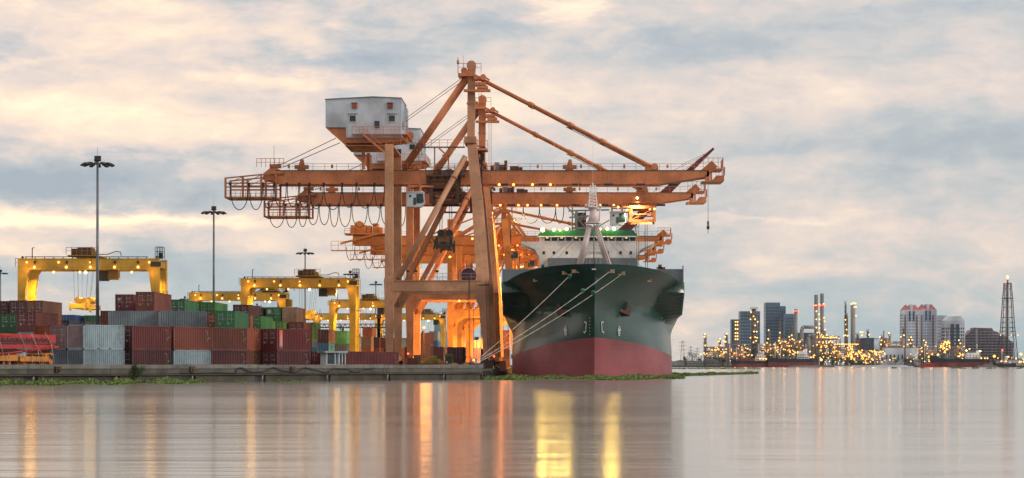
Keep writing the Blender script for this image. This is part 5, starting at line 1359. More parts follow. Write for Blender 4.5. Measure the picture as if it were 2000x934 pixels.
# ---------------------------------------------------------------- person at the quay corner
def person(loc, rz, label, shirt, trousers, skin=(.25,.13,.08)):
    V = [(0,0,.92),(0,0,1.15),(0,0,1.38),(0,0,1.48),(0,.02,1.60),(0,.0,1.70),
         (-.10,0,.88),(-.11,.03,.50),(-.12,-.02,.08),(-.12,.12,.03),(.10,0,.88),(.12,-.02,.50),(.13,.0,.08),(.13,.14,.03),
         (-.19,0,1.40),(-.27,.04,1.14),(-.24,.20,.94),(.19,0,1.40),(.28,.06,1.15),(.22,.24,1.02)]
    E = [(0,1),(1,2),(2,3),(3,4),(4,5),(0,6),(6,7),(7,8),(8,9),(0,10),(10,11),(11,12),(12,13),(2,14),(14,15),(15,16),(2,17),(17,18),(18,19)]
    Rr = [.15,.14,.15,.055,.10,.085,.10,.065,.045,.04,.10,.065,.045,.04,.075,.05,.03,.075,.05,.03]
    me = bpy.data.meshes.new('body'); me.from_pydata(V, E, []); o = bpy.data.objects.new('body', me); COL.objects.link(o)
    s = o.modifiers.new('s','SKIN'); 
    for i, r_ in enumerate(Rr): me.skin_vertices[0].data[i].radius = (r_, r_)
    me.skin_vertices[0].data[0].use_root = True
    o.modifiers.new('u','SUBSURF').levels = 1
    dg = bpy.context.evaluated_depsgraph_get(); m2 = bpy.data.meshes.new_from_object(o.evaluated_get(dg)); bpy.data.objects.remove(o)
    o = bpy.data.objects.new('person', m2); COL.objects.link(o); m2.materials.clear()
    for c_, nm in ((shirt,'shirt_cloth'),(trousers,'trouser_cloth'),(skin,'skin')): m2.materials.append(paint(nm+str(round(c_[0],2)), c_, .8, 0, .2, 0, 4))
    for pl in m2.polygons:
        c = pl.center; pl.material_index = 2 if c.z > 1.47 or (abs(c.x) > .2 and c.z < 1.12) else (0 if c.z > .92 else 1); pl.use_smooth = True
    o.location = loc; o.rotation_euler = (0,0,rz); tag(o, label, 'person'); 
    MB().ball((0,.0,1.70),.115,0,10,6,.8).build('hair', [M['dark']], o); return o
person((XW(921,288),288.0,DECK+.02), .4, 'person in a magenta shirt standing behind the quay wall near the corner', (.45,.04,.22), (.03,.035,.06))
person((XW(928,289),289.6,DECK+.02), -1.2, 'person in a grey shirt beside the one in magenta', (.14,.13,.13), (.03,.03,.03))

# ---------------------------------------------------------------- plants
def leaf_mat(name, c1, c2):
    m = bpy.data.materials.new(name); m.use_nodes = True; t = NT(m.node_tree); bs = t.n['Principled BSDF']
    pos = t.new('ShaderNodeNewGeometry').outputs['Position']
    f = t.rng(t.noise(pos, 1.7, 4, .6), .35, .65); t.put(bs.inputs['Base Color'], t.mix(f, rgb(c1), rgb(c2)))
    bs.inputs['Roughness'].default_value = .65; return m
M['hyac'] = leaf_mat('water_hyacinth_leaves', (.06,.12,.02), (.18,.27,.05))
M['leaf'] = leaf_mat('dark_tree_leaves', (.03,.075,.02), (.08,.15,.045))
def leaves(mb, c, rx, ry, rz, n, size, rr, flat=.3):
    for _ in range(n):
        while True:
            u, v_, w_ = rr.uniform(-1,1), rr.uniform(-1,1), rr.uniform(-1,1)
            if u*u+v_*v_+w_*w_ <= 1: break
        p = Vector((c[0]+u*rx, c[1]+v_*ry, c[2]+w_*rz)); s = size*rr.uniform(.6,1.3)
        a = rr.uniform(0,6.28); tl = rr.uniform(-flat,1)*1.2
        e1 = Vector((math.cos(a), math.sin(a), rr.uniform(-.4,.4)))*s; e2 = Vector((-math.sin(a)*math.cos(tl), math.cos(a)*math.cos(tl), math.sin(tl)))*s*.7
        b = len(mb.v); mb.v += [tuple(p-e1*.5), tuple(p+e2*.5), tuple(p+e1*.5), tuple(p-e2*.5)]
        mb.quad_faces(b, [(0,1,2,3)])
rr = random.Random(21); mb = MB()
def mat_strip(px0, px1, yfun, dens, size=.22, hgt=.25):
    n = int((px1-px0)*dens)
    for _ in range(n):
        px = rr.uniform(px0, px1); py = yfun(px, rr.random())
        if py is None: continue
        d = EYE*F/(py-713); x = XW(px, d)
        h = hgt*rr.uniform(.3,1)*(.5+.8*abs(math.sin(px*.13)*math.sin(px*.041+1)))
        leaves(mb, (x, d, h*.5+.02), .28, .5, h*.6, 7, size, rr)
edge = lambda px: 753.5-px*.0135-1.5*math.sin(px*.05)
mat_strip(-60, 400, lambda px, r_: edge(px)-r_*7.5, 12, .24, .55)
mat_strip(330, 600, lambda px, r_: (747-r_*4) if math.sin(px*.07)+math.sin(px*.023) > -.2 else None, 3, .18, .2)
mat_strip(600, 800, lambda px, r_: (743-r_*2) if math.sin(px*.09) > .5 else None, 2, .18, .2)
mat_strip(800, 1320, lambda px, r_: 741.5-r_*5.5-1.2*math.sin(px*.03), 9, .28, .48)
mat_strip(1210, 1335, lambda px, r_: 740-r_*7, 12, .30, .5)
mat_strip(1240, 1480, lambda px, r_: 738-(px-1240)*.031-r_*(5.5-(px-1240)*.013), 12, .30, .40)
tag(mb.build('water_hyacinth', [M['hyac']]), 'floating mats of green water hyacinth along the quay and round the bow', 'water plants', kind='stuff')
mb = MB(); rr2 = random.Random(5)
for _ in range(60):
    px = rr2.uniform(1310,1480); py = 720.5+rr2.uniform(-.6,.8); d = EYE*F/(py-713); leaves(mb, (XW(px,d),d,.25), 2.5, 6, .35, 16, .8, rr2)
for px in (1745,1800,1862,1872,1880,1905,1935,1962,1990,1998):
    py = 719.5+rr2.uniform(-.3,1.2); d = EYE*F/(py-713)
    leaves(mb, (XW(px,d),d,.35), rr2.uniform(1.5,3.2), 4, .45, 60, .8, rr2)
tag(mb.build('far_hyacinth', [M['hyac']]), 'scattered dark hyacinth patches drifting on the far river', 'water plants', kind='stuff')
bp = on_front(266, -.7); bsh = thing('wall_bush', 'green bush sprouting from the quay wall', 'bush', (bp.x,bp.y,.5))
mb = MB(); rr3 = random.Random(2)
for k in range(9): a = rr3.uniform(0,6.28); mb.tube((0,0,0),(math.cos(a)*.6,math.sin(a)*.4,rr3.uniform(.6,1.3)),.025,5)
mb.build('stem', [M['crane_dark']], bsh)
mb = MB()
for k in range(20): leaves(mb, (rr3.uniform(-.95,.95), rr3.uniform(-.5,.3), rr3.uniform(.0,1.5)), .32,.25,.28, 50, .16, rr3)
mb.build('foliage', [leaf_mat('bush_leaves',(.04,.10,.02),(.09,.17,.04))], bsh)
# truss bridge behind the rear yard
tb = thing('truss_gantry', 'dark lattice truss crossing behind the yellow gantries', 'truss', (XW(618,620),620,DECK))
mb = MB(); xw = lambda px: XW(px,620)-XW(618,620); za, zb_ = ZW(641,620)-DECK, ZW(634,620)-DECK
mb.box(xw(618),xw(760),0,.4,za,za+.3); mb.box(xw(618),xw(760),0,.4,zb_,zb_+.25)
for k in range(14):
    x = xw(618)+k*(xw(760)-xw(618))/14; x2 = x+(xw(760)-xw(618))/28; x3 = x+(xw(760)-xw(618))/14
    mb.beam((x,.2,za),(x2,.2,zb_),.18,.18); mb.beam((x2,.2,zb_),(x3,.2,za),.18,.18)
for px in (620,668,716,758): mb.box(xw(px),xw(px)+.5,0,.4,0,za)
mb.build('lattice', [M['dark']], tb)

# ---- clutter on the berth between the crane legs
def crate(px, d, w_, h, colr, name, label, cat, grp=None):
    mb = MB(); mb.box(-w_/2,w_/2,-.6,.6,0,h); mb.box(-w_/2-.05,w_/2+.05,-.65,.65,h,h+.08,1)
    for k in range(3): x = -w_/2+w_*(k+.5)/3; mb.box(x-.04,x+.04,-.66,-.601,.1,h-.05,1)
    tag(mb.build(name, [M[colr], M['dark']], None, (XW(px,d),d,DECK+.02)), label, cat, grp)
crate(806,338,1.6,1.9,'c_rust','switch_cabinet','rust red switch cabinet beside the landward crane leg','cabinet')
crate(815,345,1.0,2.4,'c_beige','switch_cabinet','tall beige cabinet between the crane leg and the red flatbed','cabinet')
crate(955,352,1.4,1.6,'crane_dark','cable_box','dark cable box at the foot of the seaward crane leg','box')
crate(946,345,1.2,2.2,'c_brown','cable_box','brown cable box left of the seaward crane leg foot','box')
crate(982,352,1.0,1.5,'c_orange','cable_box','orange box on the berth edge beside the ship hull','box')
for k, px in enumerate((828,843,858,873)):
    pl = thing('barrier_post', 'short striped barrier post on the berth below the crane portal', 'barrier', (XW(px,334),334,DECK), 0, 'barrier posts under the portal')
    MB().tube((0,0,0),(0,0,1.5),.07,8).build('post', [M['ship_white']], pl); MB().tube((0,0,1.0),(0,0,1.25),.085,8).build('red_band', [M['red']], pl)
# ---------------------------------------------------------------- far bank
mb = MB(); b0 = [(-900,1990),(9000,1990),(9000,11500),(-9000,11500),(-9000,1502),(-900,1502)]
mb.prism(b0, 'z', -2, 1.4); tag(mb.build('far_bank_ground', [leaf_mat('far_bank_scrub',(.035,.045,.03),(.07,.08,.05))]), kind='structure')
M['far_glass'] = paint('blue_curtain_wall', (.16,.26,.36), .35, 0, .15, 0, .08)
M['far_glass_d'] = paint('dark_blue_glazing', (.055,.10,.16), .25, 0, .15, 0, .08)
M['far_white'] = paint('pale_tower_render', (.66,.73,.83), .6, 0, .2, 0, .08)
M['far_red'] = paint('brick_red_roof', (.45,.13,.13), .6, 0, .2, 0, .08)
M['far_brown'] = paint('mauve_brown_facade', (.24,.16,.17), .6, 0, .2, 0, .08)
M['far_grey'] = paint('refinery_grey_steel', (.19,.185,.19), .6, 0, .3, .2, .12)
M['far_conc'] = paint('chimney_concrete', (.26,.255,.255), .7, 0, .3, 0, .1)
M['far_navy'] = paint('navy_cladding', (.05,.09,.14), .5, 0, .2, 0, .1)
M['far_blue'] = paint('blue_grey_facade', (.20,.29,.38), .5, 0, .2, 0, .1)
def tower(px0, px1, ytop, d, label, wall, band, step=3.4, piers=0, depth=22, name='apartment_tower', top=0, crown=None, bandh=.55, rz=0):
    x0, x1 = XW(px0,d), XW(px1,d); w_ = x1-x0; H = ZW(ytop,d)-1.4
    t = thing(name, label, 'building', ((x0+x1)/2, d, 1.4), rz)
    MB().box(-w_/2,w_/2,0,depth,0,H).build('wall', [M[wall]], t)
    n = int((H-4-top)/step)
    first = None
    for k in range(n):
        z = 3+k*step
        if first is None:
            mbx = MB(); mbx.box(-w_/2+.6,w_/2-.6,-.25,-.01,0,step*bandh); mbx.box(-w_/2-.25,-w_/2-.01,1,depth-1,0,step*bandh); mbx.box(w_/2+.01,w_/2+.25,1,depth-1,0,step*bandh)
            first = mbx.build('window_band', [M[band]], t, (0,0,z))
        else: dup_part(first, t, (0,0,z))
    if piers:
        for k in range(piers+1):
            x = -w_/2+k*w_/piers; MB().box(x-.35,x+.35,-.5,-.26,0,H-top).build('pier', [M[wall]], t)
    if crown: crown(t, w_, H, depth)
    return t
def red_crown(t, w_, H, dp):
    for s in (-1, 1):
        c = s*w_*.27; hw = w_*.23
        b = len([0]); mbx = MB(); mbx.v = [(c-hw,0,H),(c+hw,0,H),(c+hw,dp,H),(c-hw,dp,H),(c,dp*.3,H+6.2),(c,dp*.7,H+6.2)]
        mbx.quad_faces(0, [(0,1,4),(1,2,5,4),(2,3,5),(3,0,4,5)]); mbx.build('roof', [M['far_red']], t)
    MB().box(-w_*.05,w_*.10,2,dp-2,H,H+6.3).build('plant_room', [M['far_white']], t)
    for x in (-w_*.38, w_*.30):
        mbx = MB(); mbx.box(x-.9,x+.9,-.75,-.26,2,H-6); mbx.build('red_bay', [M['far_brown']], t)
    for x in (-w_*.12, w_*.12):
        MB().box(x-.9,x+.9,-.8,-.27,H-12,H-1).build('blue_bay', [M['far_navy']], t)
tower(1429,1449,624,2330,'small blue glass tower at the left of the far towers','far_blue','far_glass_d',3.2,4,20)
tower(1446,1484,608,2300,'broad blue glass tower behind the lamp covered refinery column','far_glass','far_glass_d',3.4,8,24)
tower(1496,1523,591,2360,'tallest dark blue glass tower of the middle group','far_glass','far_glass_d',3.4,6,26)
tower(1522,1534,598,2390,'narrow blue tower stepping down right of the tallest one','far_glass','far_glass_d',3.4,3,24)
tower(1533,1553,613,2350,'lower blue glass tower left of the red topped chimney','far_glass','far_glass_d',3.3,5,24)
tower(1764,1797,606,2400,'left white condominium tower with red pitched roofs','far_white','far_blue',3.2,10,24,crown=red_crown,bandh=.42)
tower(1796,1829,605,2420,'right white condominium tower with red pitched roofs','far_white','far_blue',3.2,10,24,crown=red_crown,bandh=.42)
tower(1830,1850,616,2500,'plain white tower partly behind the chamfered one','far_white','far_grey',3.6,7,20,bandh=.45)
def chamfer(t, w_, H, dp):
    mbx = MB(); mbx.prism([(-w_/2,H),(w_/2,H),(w_/2-4.2,H+4.5),(-w_/2+4.2,H+4.5)], 'y', 0, dp); mbx.build('roof', [M['far_white']], t)
    for x in (-w_*.13,w_*.13): MB().box(x-1.8,x+1.8,-.7,-.51,6,H-4).build('dark_bay', [M['far_navy']], t)
tower(1846,1884,626,2380,'white tower with chamfered shoulders and square windows','far_white','far_navy',3.6,9,24,crown=chamfer,bandh=.5,top=2)
# terraced brown block
def terr():
    d = 2420; cx = XW(1932,d); t = thing('terraced_block', 'long mauve brown terraced apartment block left of the flare tower', 'building', (cx,d,1.4))
    prof = [(1886,700),(1886,655),(1893,651),(1897,645),(1903,644),(1903,640),(1938,641),(1940,646),(1950,649),(1952,654),(1966,657),(1971,664),(1979,669),(1979,700)]
    MB().prism([(XW(a,d)-cx, ZW(b_,d)-1.4 if b_ < 699 else 0) for a, b_ in prof], 'y', 0, 26).build('wall', [M['far_brown']], t)
    for k in range(13):
        z = 3.5+k*3.1; py = 713-(z+1.4-EYE)/d*F
        xs = [a for a in range(1887,1979) if ((py > 656) if a < 1893 else (py > 650) if a < 1903 else (py > 643) if a < 1940 else (py > 651) if a < 1952 else (py > 659) if a < 1966 else (py > 668))]
        if not xs: continue
        xa, xb = XW(xs[0],d)-cx+.3, XW(xs[-1],d)-cx-.3
        MB().box(xa,xb,-.5,-.01,z,z+1.5).build('window_band', [M['far_navy']], t); MB().box(xa,xb,-1.2,-.02,z-.55,z-.1).build('balcony_slab', [M['far_white']], t)
    for k in range(12):
        px = 1891+k*7.6; H = ZW(642 if 1903 < px < 1940 else 655 if px < 1903 else 657 if px < 1966 else 668, d)-1.4
        MB().box(XW(px,d)-cx-.45,XW(px,d)-cx+.45,-1.5,-.03,0,H).build('pier', [M['far_brown']], t)
    MB().box(XW(1905,d)-cx,XW(1909,d)-cx,-1.6,-.03,0,ZW(642,d)-1.4).build('stair_bay', [M['far_conc']], t)
terr()
# ---- refinery
LC = [0]
def flamp(t, x, y, z, r=.75, k='lamp_o'): lamp(t, (x, y, z), r*.82, k); LC[0] += 1
def column(px0, px1, ytop, d, label, lamps=(), lattice=True, mat='far_grey', ybot=714, red=None, name='process_column', cat='refinery column', platforms=7):
    x0, x1 = XW(px0,d), XW(px1,d); r_ = (x1-x0)/2; H = ZW(ytop,d)-1.4; t = thing(name, label, cat, ((x0+x1)/2,d,1.4))
    rc = r_*.62 if lattice else r_
    mbx = MB(); mbx.tube((0,0,0),(0,0,H),rc,14,0,rc*.92); mbx.build('shaft', [M[mat]], t)
    if lattice:
        mbx = MB()
        for k in range(platforms):
            z = H*(.18+.82*k/(platforms-1))-.5; mbx.tube((0,0,z),(0,0,z+.35),r_*1.05,12)
            mbx.railing((-r_,-r_*.8,z+.35),(r_,-r_*.8,z+.35),1.3,1.5,.12)
        mbx.build('platforms', [M[mat]], t)
        mbx = MB(); mbx.tube((r_*.8,-r_*.5,0),(r_*.8,-r_*.5,H*.97),.35,6); mbx.tube((-r_*.85,-r_*.4,0),(-r_*.85,-r_*.4,H*.8),.25,6); mbx.build('riser_pipe', [M[mat]], t)
    if red is not None:
        z = ZW(red,d)-1.4; MB().tube((0,0,z-.9),(0,0,z+.9),rc*1.25,14).build('warning_ring', [M['far_red']], t)
        for s in (-1,0,1): flamp(t, s*r_*1.1, -r_*1.2, z, .9, 'lamp_r')
    for (lx, ly, k_) in lamps: flamp(t, XW(lx,d)-(x0+x1)/2, -r_*1.25, ZW(ly,d)-1.4, .8 if k_ != 's' else .58, 'lamp_o' if k_ == 's' else k_)
    return t
O, Y_, S_ = 'lamp_o', 'lamp_y', 's'
column(1374,1380,655,2080,'slim refinery column at the far left of the plant',[(1377,653,Y_),(1376,658,Y_),(1377,675,O),(1375,690,O)])
column(1403,1408,664,2085,'short refinery column left of the small lamp column',[(1406,662,Y_),(1404,667,Y_),(1407,675,O)])
column(1415,1422,654,2080,'small refinery column left of the blue towers with lamps near its top',[(1419,652,Y_),(1416,658,Y_),(1414,667,Y_),(1417,668,Y_),(1418,682,O)])
column(1433,1445,629,2090,'refinery column with rows of paired lamps in front of the small blue tower',[(x_,y_,Y_) for y_ in (629,635,643,651,657,663) for x_ in (1436,1440)])
column(1465,1480,603,2100,'tall lamp covered refinery column in front of the broad blue tower',[(1466,610,Y_),(1471,618,O),(1465,624,O),(1474,624,Y_),(1479,629,O),(1474,636,O),(1472,648,Y_),(1477,648,Y_),(1465,660,O),(1474,659,Y_),(1478,660,O),(1476,666,Y_),(1471,669,O),(1480,680,O)],platforms=9)
column(1590,1598,576,2150,'left twin concrete chimney with glowing red ring',[(1593,597,O),(1594,608,O),(1594,624,Y_),(1594,640,Y_),(1590,641,O),(1596,650,O),(1591,660,Y_)],False,'far_conc',name='chimney',cat='chimney',red=597)
column(1601.5,1609.5,573.5,2155,'right twin concrete chimney with glowing red ring',[(1600,595,Y_),(1608,594,Y_),(1599,614,O),(1600,624,Y_),(1600,633,O),(1600,641,Y_),(1600,650,O),(1601,659,Y_),(1609,621,O),(1610,628,O),(1611,644,O),(1604,654,O),(1614,655,O)],False,'far_conc',name='chimney',cat='chimney',red=597)
column(1551,1558,604,2140,'single pale chimney with a red lit ring right of the blue towers',[],False,'far_conc',name='chimney',cat='chimney',red=608)
column(1649,1653,591,2120,'thin ribbed stack beside the round lamp topped column',[(1651,625,O),(1652,634,O),(1653,640,Y_)],True,platforms=12)
column(1652,1656,614,2118,'short stack touching the thin ribbed one',[(1653,644,O),(1651,655,Y_),(1655,656,Y_),(1648,656,O)])
column(1661,1671,596,2125,'thick grey column crowned with a ring of lamps',[(1662,594,Y_),(1666,592,Y_),(1670,593,Y_),(1668,600,O),(1671,600,O),(1671,617,O)],False,'far_conc',name='process_column')
column(1671,1678,653,2110,'small column on the roof line of the navy building',[(1680,649,Y_),(1684,649,O),(1683,655,O)])
column(1692,1697,646,2105,'slim dark column right of the navy building roof',[(1697,654,O)])
column(1718,1725,657,2100,'short lamp column in front of the small white building',[(1718,658,Y_),(1721,665,O),(1720,673,Y_)])
column(1734,1740,653,2100,'lamp column left of the white condominium towers',[(1736,651,Y_),(1737,656,O),(1735,659,O),(1738,665,Y_),(1735,668,Y_),(1741,669,O)])
column(1762,1767,642,2100,'brownish stack against the left condominium tower',[(1765,655,Y_),(1759,658,O),(1762,665,Y_)])
column(1776,1781,659,2090,'lamp column before the left condominium tower',[(1779,659,Y_),(1775,664,O),(1781,664,O),(1778,671,Y_),(1772,673,O)])
column(1803,1808,665,2085,'lamp column between the white towers and the river',[(1804,665,O),(1808,669,Y_),(1807,674,Y_)])
column(1872,1879,665,2080,'lamp column below the chamfered white tower',[(1872,665,Y_),(1875,671,Y_),(1877,682,O),(1874,690,O)])
column(1500,1505,648,2090,'short column left of the tall dark blue tower base',[(1501,645,Y_),(1500,662,O),(1498,670,O)])
column(1521,1525,625,2100,'slim lit column in front of the tallest blue tower',[(1523,650,O),(1522,660,O)])
column(1544,1548,632,2100,'slim lit column in front of the lower blue tower',[(1546,655,O),(1541,658,O),(1543,664,Y_)])
def rack(px0, px1, ytop, ybot, d, label, n, seed, name='pipe_rack'):
    r2 = random.Random(seed); x0, x1 = XW(px0,d), XW(px1,d); w_ = x1-x0; H = ZW(ytop,d)-1.4; zb0 = max(0, ZW(ybot,d)-1.4); t = thing(name, label, 'pipe rack', ((x0+x1)/2,d,1.4))
    mbx = MB(); nx = max(3, int(w_/3.6)); nz = max(3, int(H/3.4))
    for i in range(nx+1):
        x = -w_/2+w_*i/nx
        for y in (0, 9): mbx.box(x-.28,x+.28,y-.28,y+.28,0,H*r2.uniform(.75,1.0))
    for k in range(nz+1):
        z = zb0+(H-zb0)*k/nz
        for y in (-.3, 9.3): mbx.box(-w_/2,w_/2*r2.uniform(.5,1),y-.25,y+.25,z-.45,z)
    for i in range(nx):
        x = -w_/2+w_*i/nx; k = r2.randint(0, nz-1); z = zb0+(H-zb0)*k/nz; mbx.beam((x,-.3,z),(x+w_/nx,-.3,z+(H-zb0)/nz),.25,.25)
    mbx.build('frame', [M['far_grey']], t)
    mbx = MB()
    for k in range(nz+2): z = zb0+(H-zb0)*r2.random()+.4; mbx.tube((-w_/2,r2.uniform(1,8),z),(w_/2,r2.uniform(1,8),z),r2.uniform(.25,.6),8)
    for k in range(int(w_/3.5)):
        x = r2.uniform(-w_/2,w_/2); h = H*r2.uniform(.25,.95)
        if r2.random() < .5: mbx.tube((x,3,zb0),(x,3,zb0+h),r2.uniform(.5,1.7),12)
        else: mbx.box(x-1.6,x+1.6,2,6,zb0,zb0+h*.7)
    mbx.build('pipes', [paint('silvery_refinery_pipe',(.24,.225,.21),.5,.2,.3,.2,.2)], t)
    for k in range(int(n*1.05)):
        flamp(t, r2.uniform(-w_/2,w_/2), -1.1, zb0+(H-zb0)*r2.random(), r2.choice([.42,.5,.6,.8]), r2.choice([O,O,Y_]))
    for k in range(max(1, int(w_/9))): glow(t, (-w_/2+(k+.5)*w_/max(1, int(w_/9)),-2.5,zb0+(H-zb0)*r2.uniform(.3,.9)), 900, (1,.46,.12), 1.6, down=False)
    return t
rack(1380,1420,678,706,2060,'pipe rack at the left end of the refinery',24,1)
rack(1424,1466,671,706,2065,'pipe rack between the small column and the tall lamp column',26,2)
rack(1480,1520,672,705,2064,'pipe rack behind the first two small ships',24,3)
rack(1518,1570,662,702,2070,'pipe rack full of lamps in front of the lower blue tower',50,4)
rack(1588,1642,656,700,2066,'broad lit pipe rack right of the twin chimneys',60,5)
rack(1628,1676,672,705,2055,'brightly lit low rack with a row of lamps under the lamp topped column',60,6)
rack(1676,1715,684,712,2040,'low pipe rack in front of the navy building',30,7)
rack(1726,1768,667,690,2080,'pipe rack behind the white warehouse',18,8)
rack(1782,1830,676,700,2070,'pipe rack below the white condominium towers',16,9)
rack(1834,1856,666,690,2075,'square cluster of bright lamps before the plain white tower',34,10,'process_unit')
rack(1860,1886,676,704,2070,'pipe rack below the chamfered tower',12,11)
rr = random.Random(31)
t = thing('deck_lamp_row', 'row of even lamps along the top deck of the lit low rack', 'lamp row', (XW(1650,2050),2050,1.4))
MB().box(XW(1631,2050)-XW(1650,2050),XW(1677,2050)-XW(1650,2050),0,.6,ZW(675,2050)-1.4,ZW(674,2050)-1.4).build('deck', [M['far_grey']], t)
for k in range(13): flamp(t, XW(1632+k*3.6,2050)-XW(1650,2050), -.5, ZW(672.5,2050)-1.4, .65, O)
t = thing('deck_lamp_row', 'row of lamps above the broad rack right of the twin chimneys', 'lamp row', (XW(1620,2052),2052,1.4))
MB().box(XW(1606,2052)-XW(1620,2052),XW(1634,2052)-XW(1620,2052),0,.6,ZW(662,2052)-1.4,ZW(661,2052)-1.4).build('deck', [M['far_grey']], t)
for k in range(9): flamp(t, XW(1606+k*3.4,2052)-XW(1620,2052), -.5, ZW(659.5,2052)-1.4, .65, O)
# elbow duct, navy hall, boiler block
t = thing('flue_duct', 'big grey elbow duct running to the twin chimneys', 'duct', (XW(1566,2100),2100,1.4)); qx = lambda px: XW(px,2100)-XW(1566,2100); qz = lambda py: ZW(py,2100)-1.4
mb = MB(); mb.tube((0,0,0),(0,0,qz(642)),1.9,14); mb.tube((0,0,qz(642)),(qx(1569),0,qz(639)),1.9,14); mb.tube((qx(1569),0,qz(639)),(qx(1592),0,qz(639)),1.7,14)
mb.tube((qx(1579),0,0),(qx(1579),0,qz(658)),1.9,14); mb.tube((qx(1579),0,qz(658)),(qx(1583),0,qz(655)),1.9,14); mb.tube((qx(1583),0,qz(655)),(qx(1592),0,qz(655)),1.8,14); mb.build('duct', [M['far_conc']], t)
def block(px0, px1, ytop, d, label, mat, name='industrial_building', depth=20, roof=None, ribs=0, lamps=()):
    x0, x1 = XW(px0,d), XW(px1,d); w_ = x1-x0; H = ZW(ytop,d)-1.4; t = thing(name, label, 'building', ((x0+x1)/2,d,1.4))
    MB().box(-w_/2,w_/2,0,depth,0,H).build('wall', [M[mat]], t)
    if roof: mbx = MB(); mbx.prism([(-w_/2-.5,H),(w_/2+.5,H),(0,H+w_*roof)], 'y', -.5, depth+.5); mbx.build('roof', [M['far_conc'] if mat != 'far_green' else M['green_roof']], t)
    else: MB().box(-w_/2-.3,w_/2+.3,-.3,depth+.3,H,H+.5).build('parapet', [M['far_grey']], t)
    for k in range(ribs): x = -w_/2+w_*(k+.5)/ribs; MB().box(x-.7,x+.7,-.2,-.01,H*.35,H*.6).build('window', [M['far_navy']], t)
    for (lx, ly) in lamps: flamp(t, XW(lx,d)-(x0+x1)/2, -1, ZW(ly,d)-1.4, .6, O)
    return t
block(1672,1686,662,2125,'brown half of the boxy navy building','far_brown'); block(1685.8,1707,661,2124,'navy clad box building right of the brown one','far_navy')
block(1556,1600,651,2170,'dark navy hall behind the elbow duct','far_navy'); block(1577,1600,664,2112,'grey boiler block under the twin chimneys','far_conc')
block(1728,1766,679,2060,'large white flat roofed warehouse near the river','far_white',ribs=5); block(1715,1730,688,2045,'small white warehouse left of the large one','far_white',ribs=3)
block(1703,1716,662,2300,'small white apartment block behind the navy building','far_white',ribs=4,name='apartment_block'); block(1716,1731,668,2310,'lower white apartment block right of its neighbour','far_white',ribs=4,name='apartment_block')
block(1322,1338,705,2010,'pale shed at the river edge beside the moored ship','far_conc',roof=.12,name='shed'); block(1341,1375,706,2006,'long grey riverside shed','far_conc',ribs=8,name='shed')
block(1376,1404,703,2012,'riverside shed with open bays left of the first small ship','far_grey',roof=.05,ribs=6,name='shed'); block(1396,1420,700,2030,'shed with a green roof behind the riverside sheds','far_conc',roof=.1,name='shed')
block(1955,2040,704,2020,'long low white building at the right edge','far_white',ribs=9,name='warehouse',lamps=((1984,702),(1999,703),(1972,708)))
t = thing('storage_tank', 'white round storage tank right of the white warehouse', 'tank', (XW(1781,2050),2050,1.4)); r_ = XW(1793,2050)-XW(1781,2050)
MB().tube((0,0,0),(0,0,ZW(680,2050)-1.4),r_,24).build('shell', [M['far_white']], t); MB().tube((0,0,ZW(680,2050)-1.4),(0,0,ZW(677,2050)-1.4),r_,24,0,r_*.15).build('roof', [M['far_conc']], t)
mb = MB(); mb.beam((-r_*.2,-r_*.99,0),(r_*.6,-r_*.85,ZW(681,2050)-1.4),.3,.5); mb.build('stair', [M['far_grey']], t)
# buildings seen through the portal
block(842,872,650,1650,'blue grey building seen through the crane portal','far_blue',ribs=7,name='apartment_block'); block(848,868,626,1660,'taller hazy tower block seen through the crane portal','far_blue',ribs=5,name='apartment_block')
block(826,842,655,1700,'low blue building left of the hazy tower through the portal','far_blue',ribs=3,name='apartment_block')
# flare tower
d = 2150; cx = XW(1968,d); t = thing('flare_tower', 'tall lattice flare tower with a flame at its tip', 'flare tower', (cx,d,1.4))
zq = lambda py: ZW(py,d)-1.4; lv = [(713,17.5),(655,13.2),(640,11.8),(620,10.6),(600,9.3),(583,8.3),(565,7.0),(553,6.2)]
mb = MB()
def sq(k): z, r_ = zq(lv[k][0]), lv[k][1]*d/F*2*.5; return [Vector((sx*r_, sy*r_, z)) for sx, sy in ((-1,-1),(1,-1),(1,1),(-1,1))]
for k in range(len(lv)-1):
    A_, B_ = sq(k), sq(k+1)
    for i in range(4):
        mb.beam(A_[i],B_[i],.55,.55); mb.beam(B_[i],B_[(i+1)%4],.35,.35)
        n_ = 3 if k == 0 else 2 if k < 3 else 1
        for m_ in range(n_):
            a0, a1 = A_[i].lerp(B_[i],m_/n_), A_[i].lerp(B_[i],(m_+1)/n_); b0_, b1_ = A_[(i+1)%4].lerp(B_[(i+1)%4],m_/n_), A_[(i+1)%4].lerp(B_[(i+1)%4],(m_+1)/n_)
            mb.beam(a0,b1_,.22,.22); mb.beam(b0_,a1,.22,.22); mb.beam(a1,b1_,.22,.22)
mb.build('lattice', [paint('dark_lattice',(.06,.045,.055),.6,0,.3,.1,.2)], t)
mb = MB(); mb.tube((0,0,0),(0,0,zq(546)),.9,10); mb.tube((-1.5,0,0),(-1.5,0,zq(556)),.4,8); mb.build('flare_pipe', [M['far_grey']], t)
mb = MB(); mb.tube((0,0,zq(554)),(0,0,zq(553)),lv[-1][1]*.7,12); mb.tube((0,0,zq(583)),(0,0,zq(582)),6,12); mb.build('platform', [M['far_grey']], t)
mb = MB(); mb.ball((0,0,0),1.0,0,8,6,1.8); mb.ball((-.7,0,1.1),.6,0,7,5,1.4); mb.build('flame', [emit('flare_flame',(1,.30,.10),4)], t, (0,0,zq(542)))
for px, py, k_ in ((1951,655,O),(1972,655,O),(1985,655,O),(1960,553,'lamp_r'),(1976,553,'lamp_r')): flamp(t, XW(px,d)-cx, -8, zq(py), .6, k_)
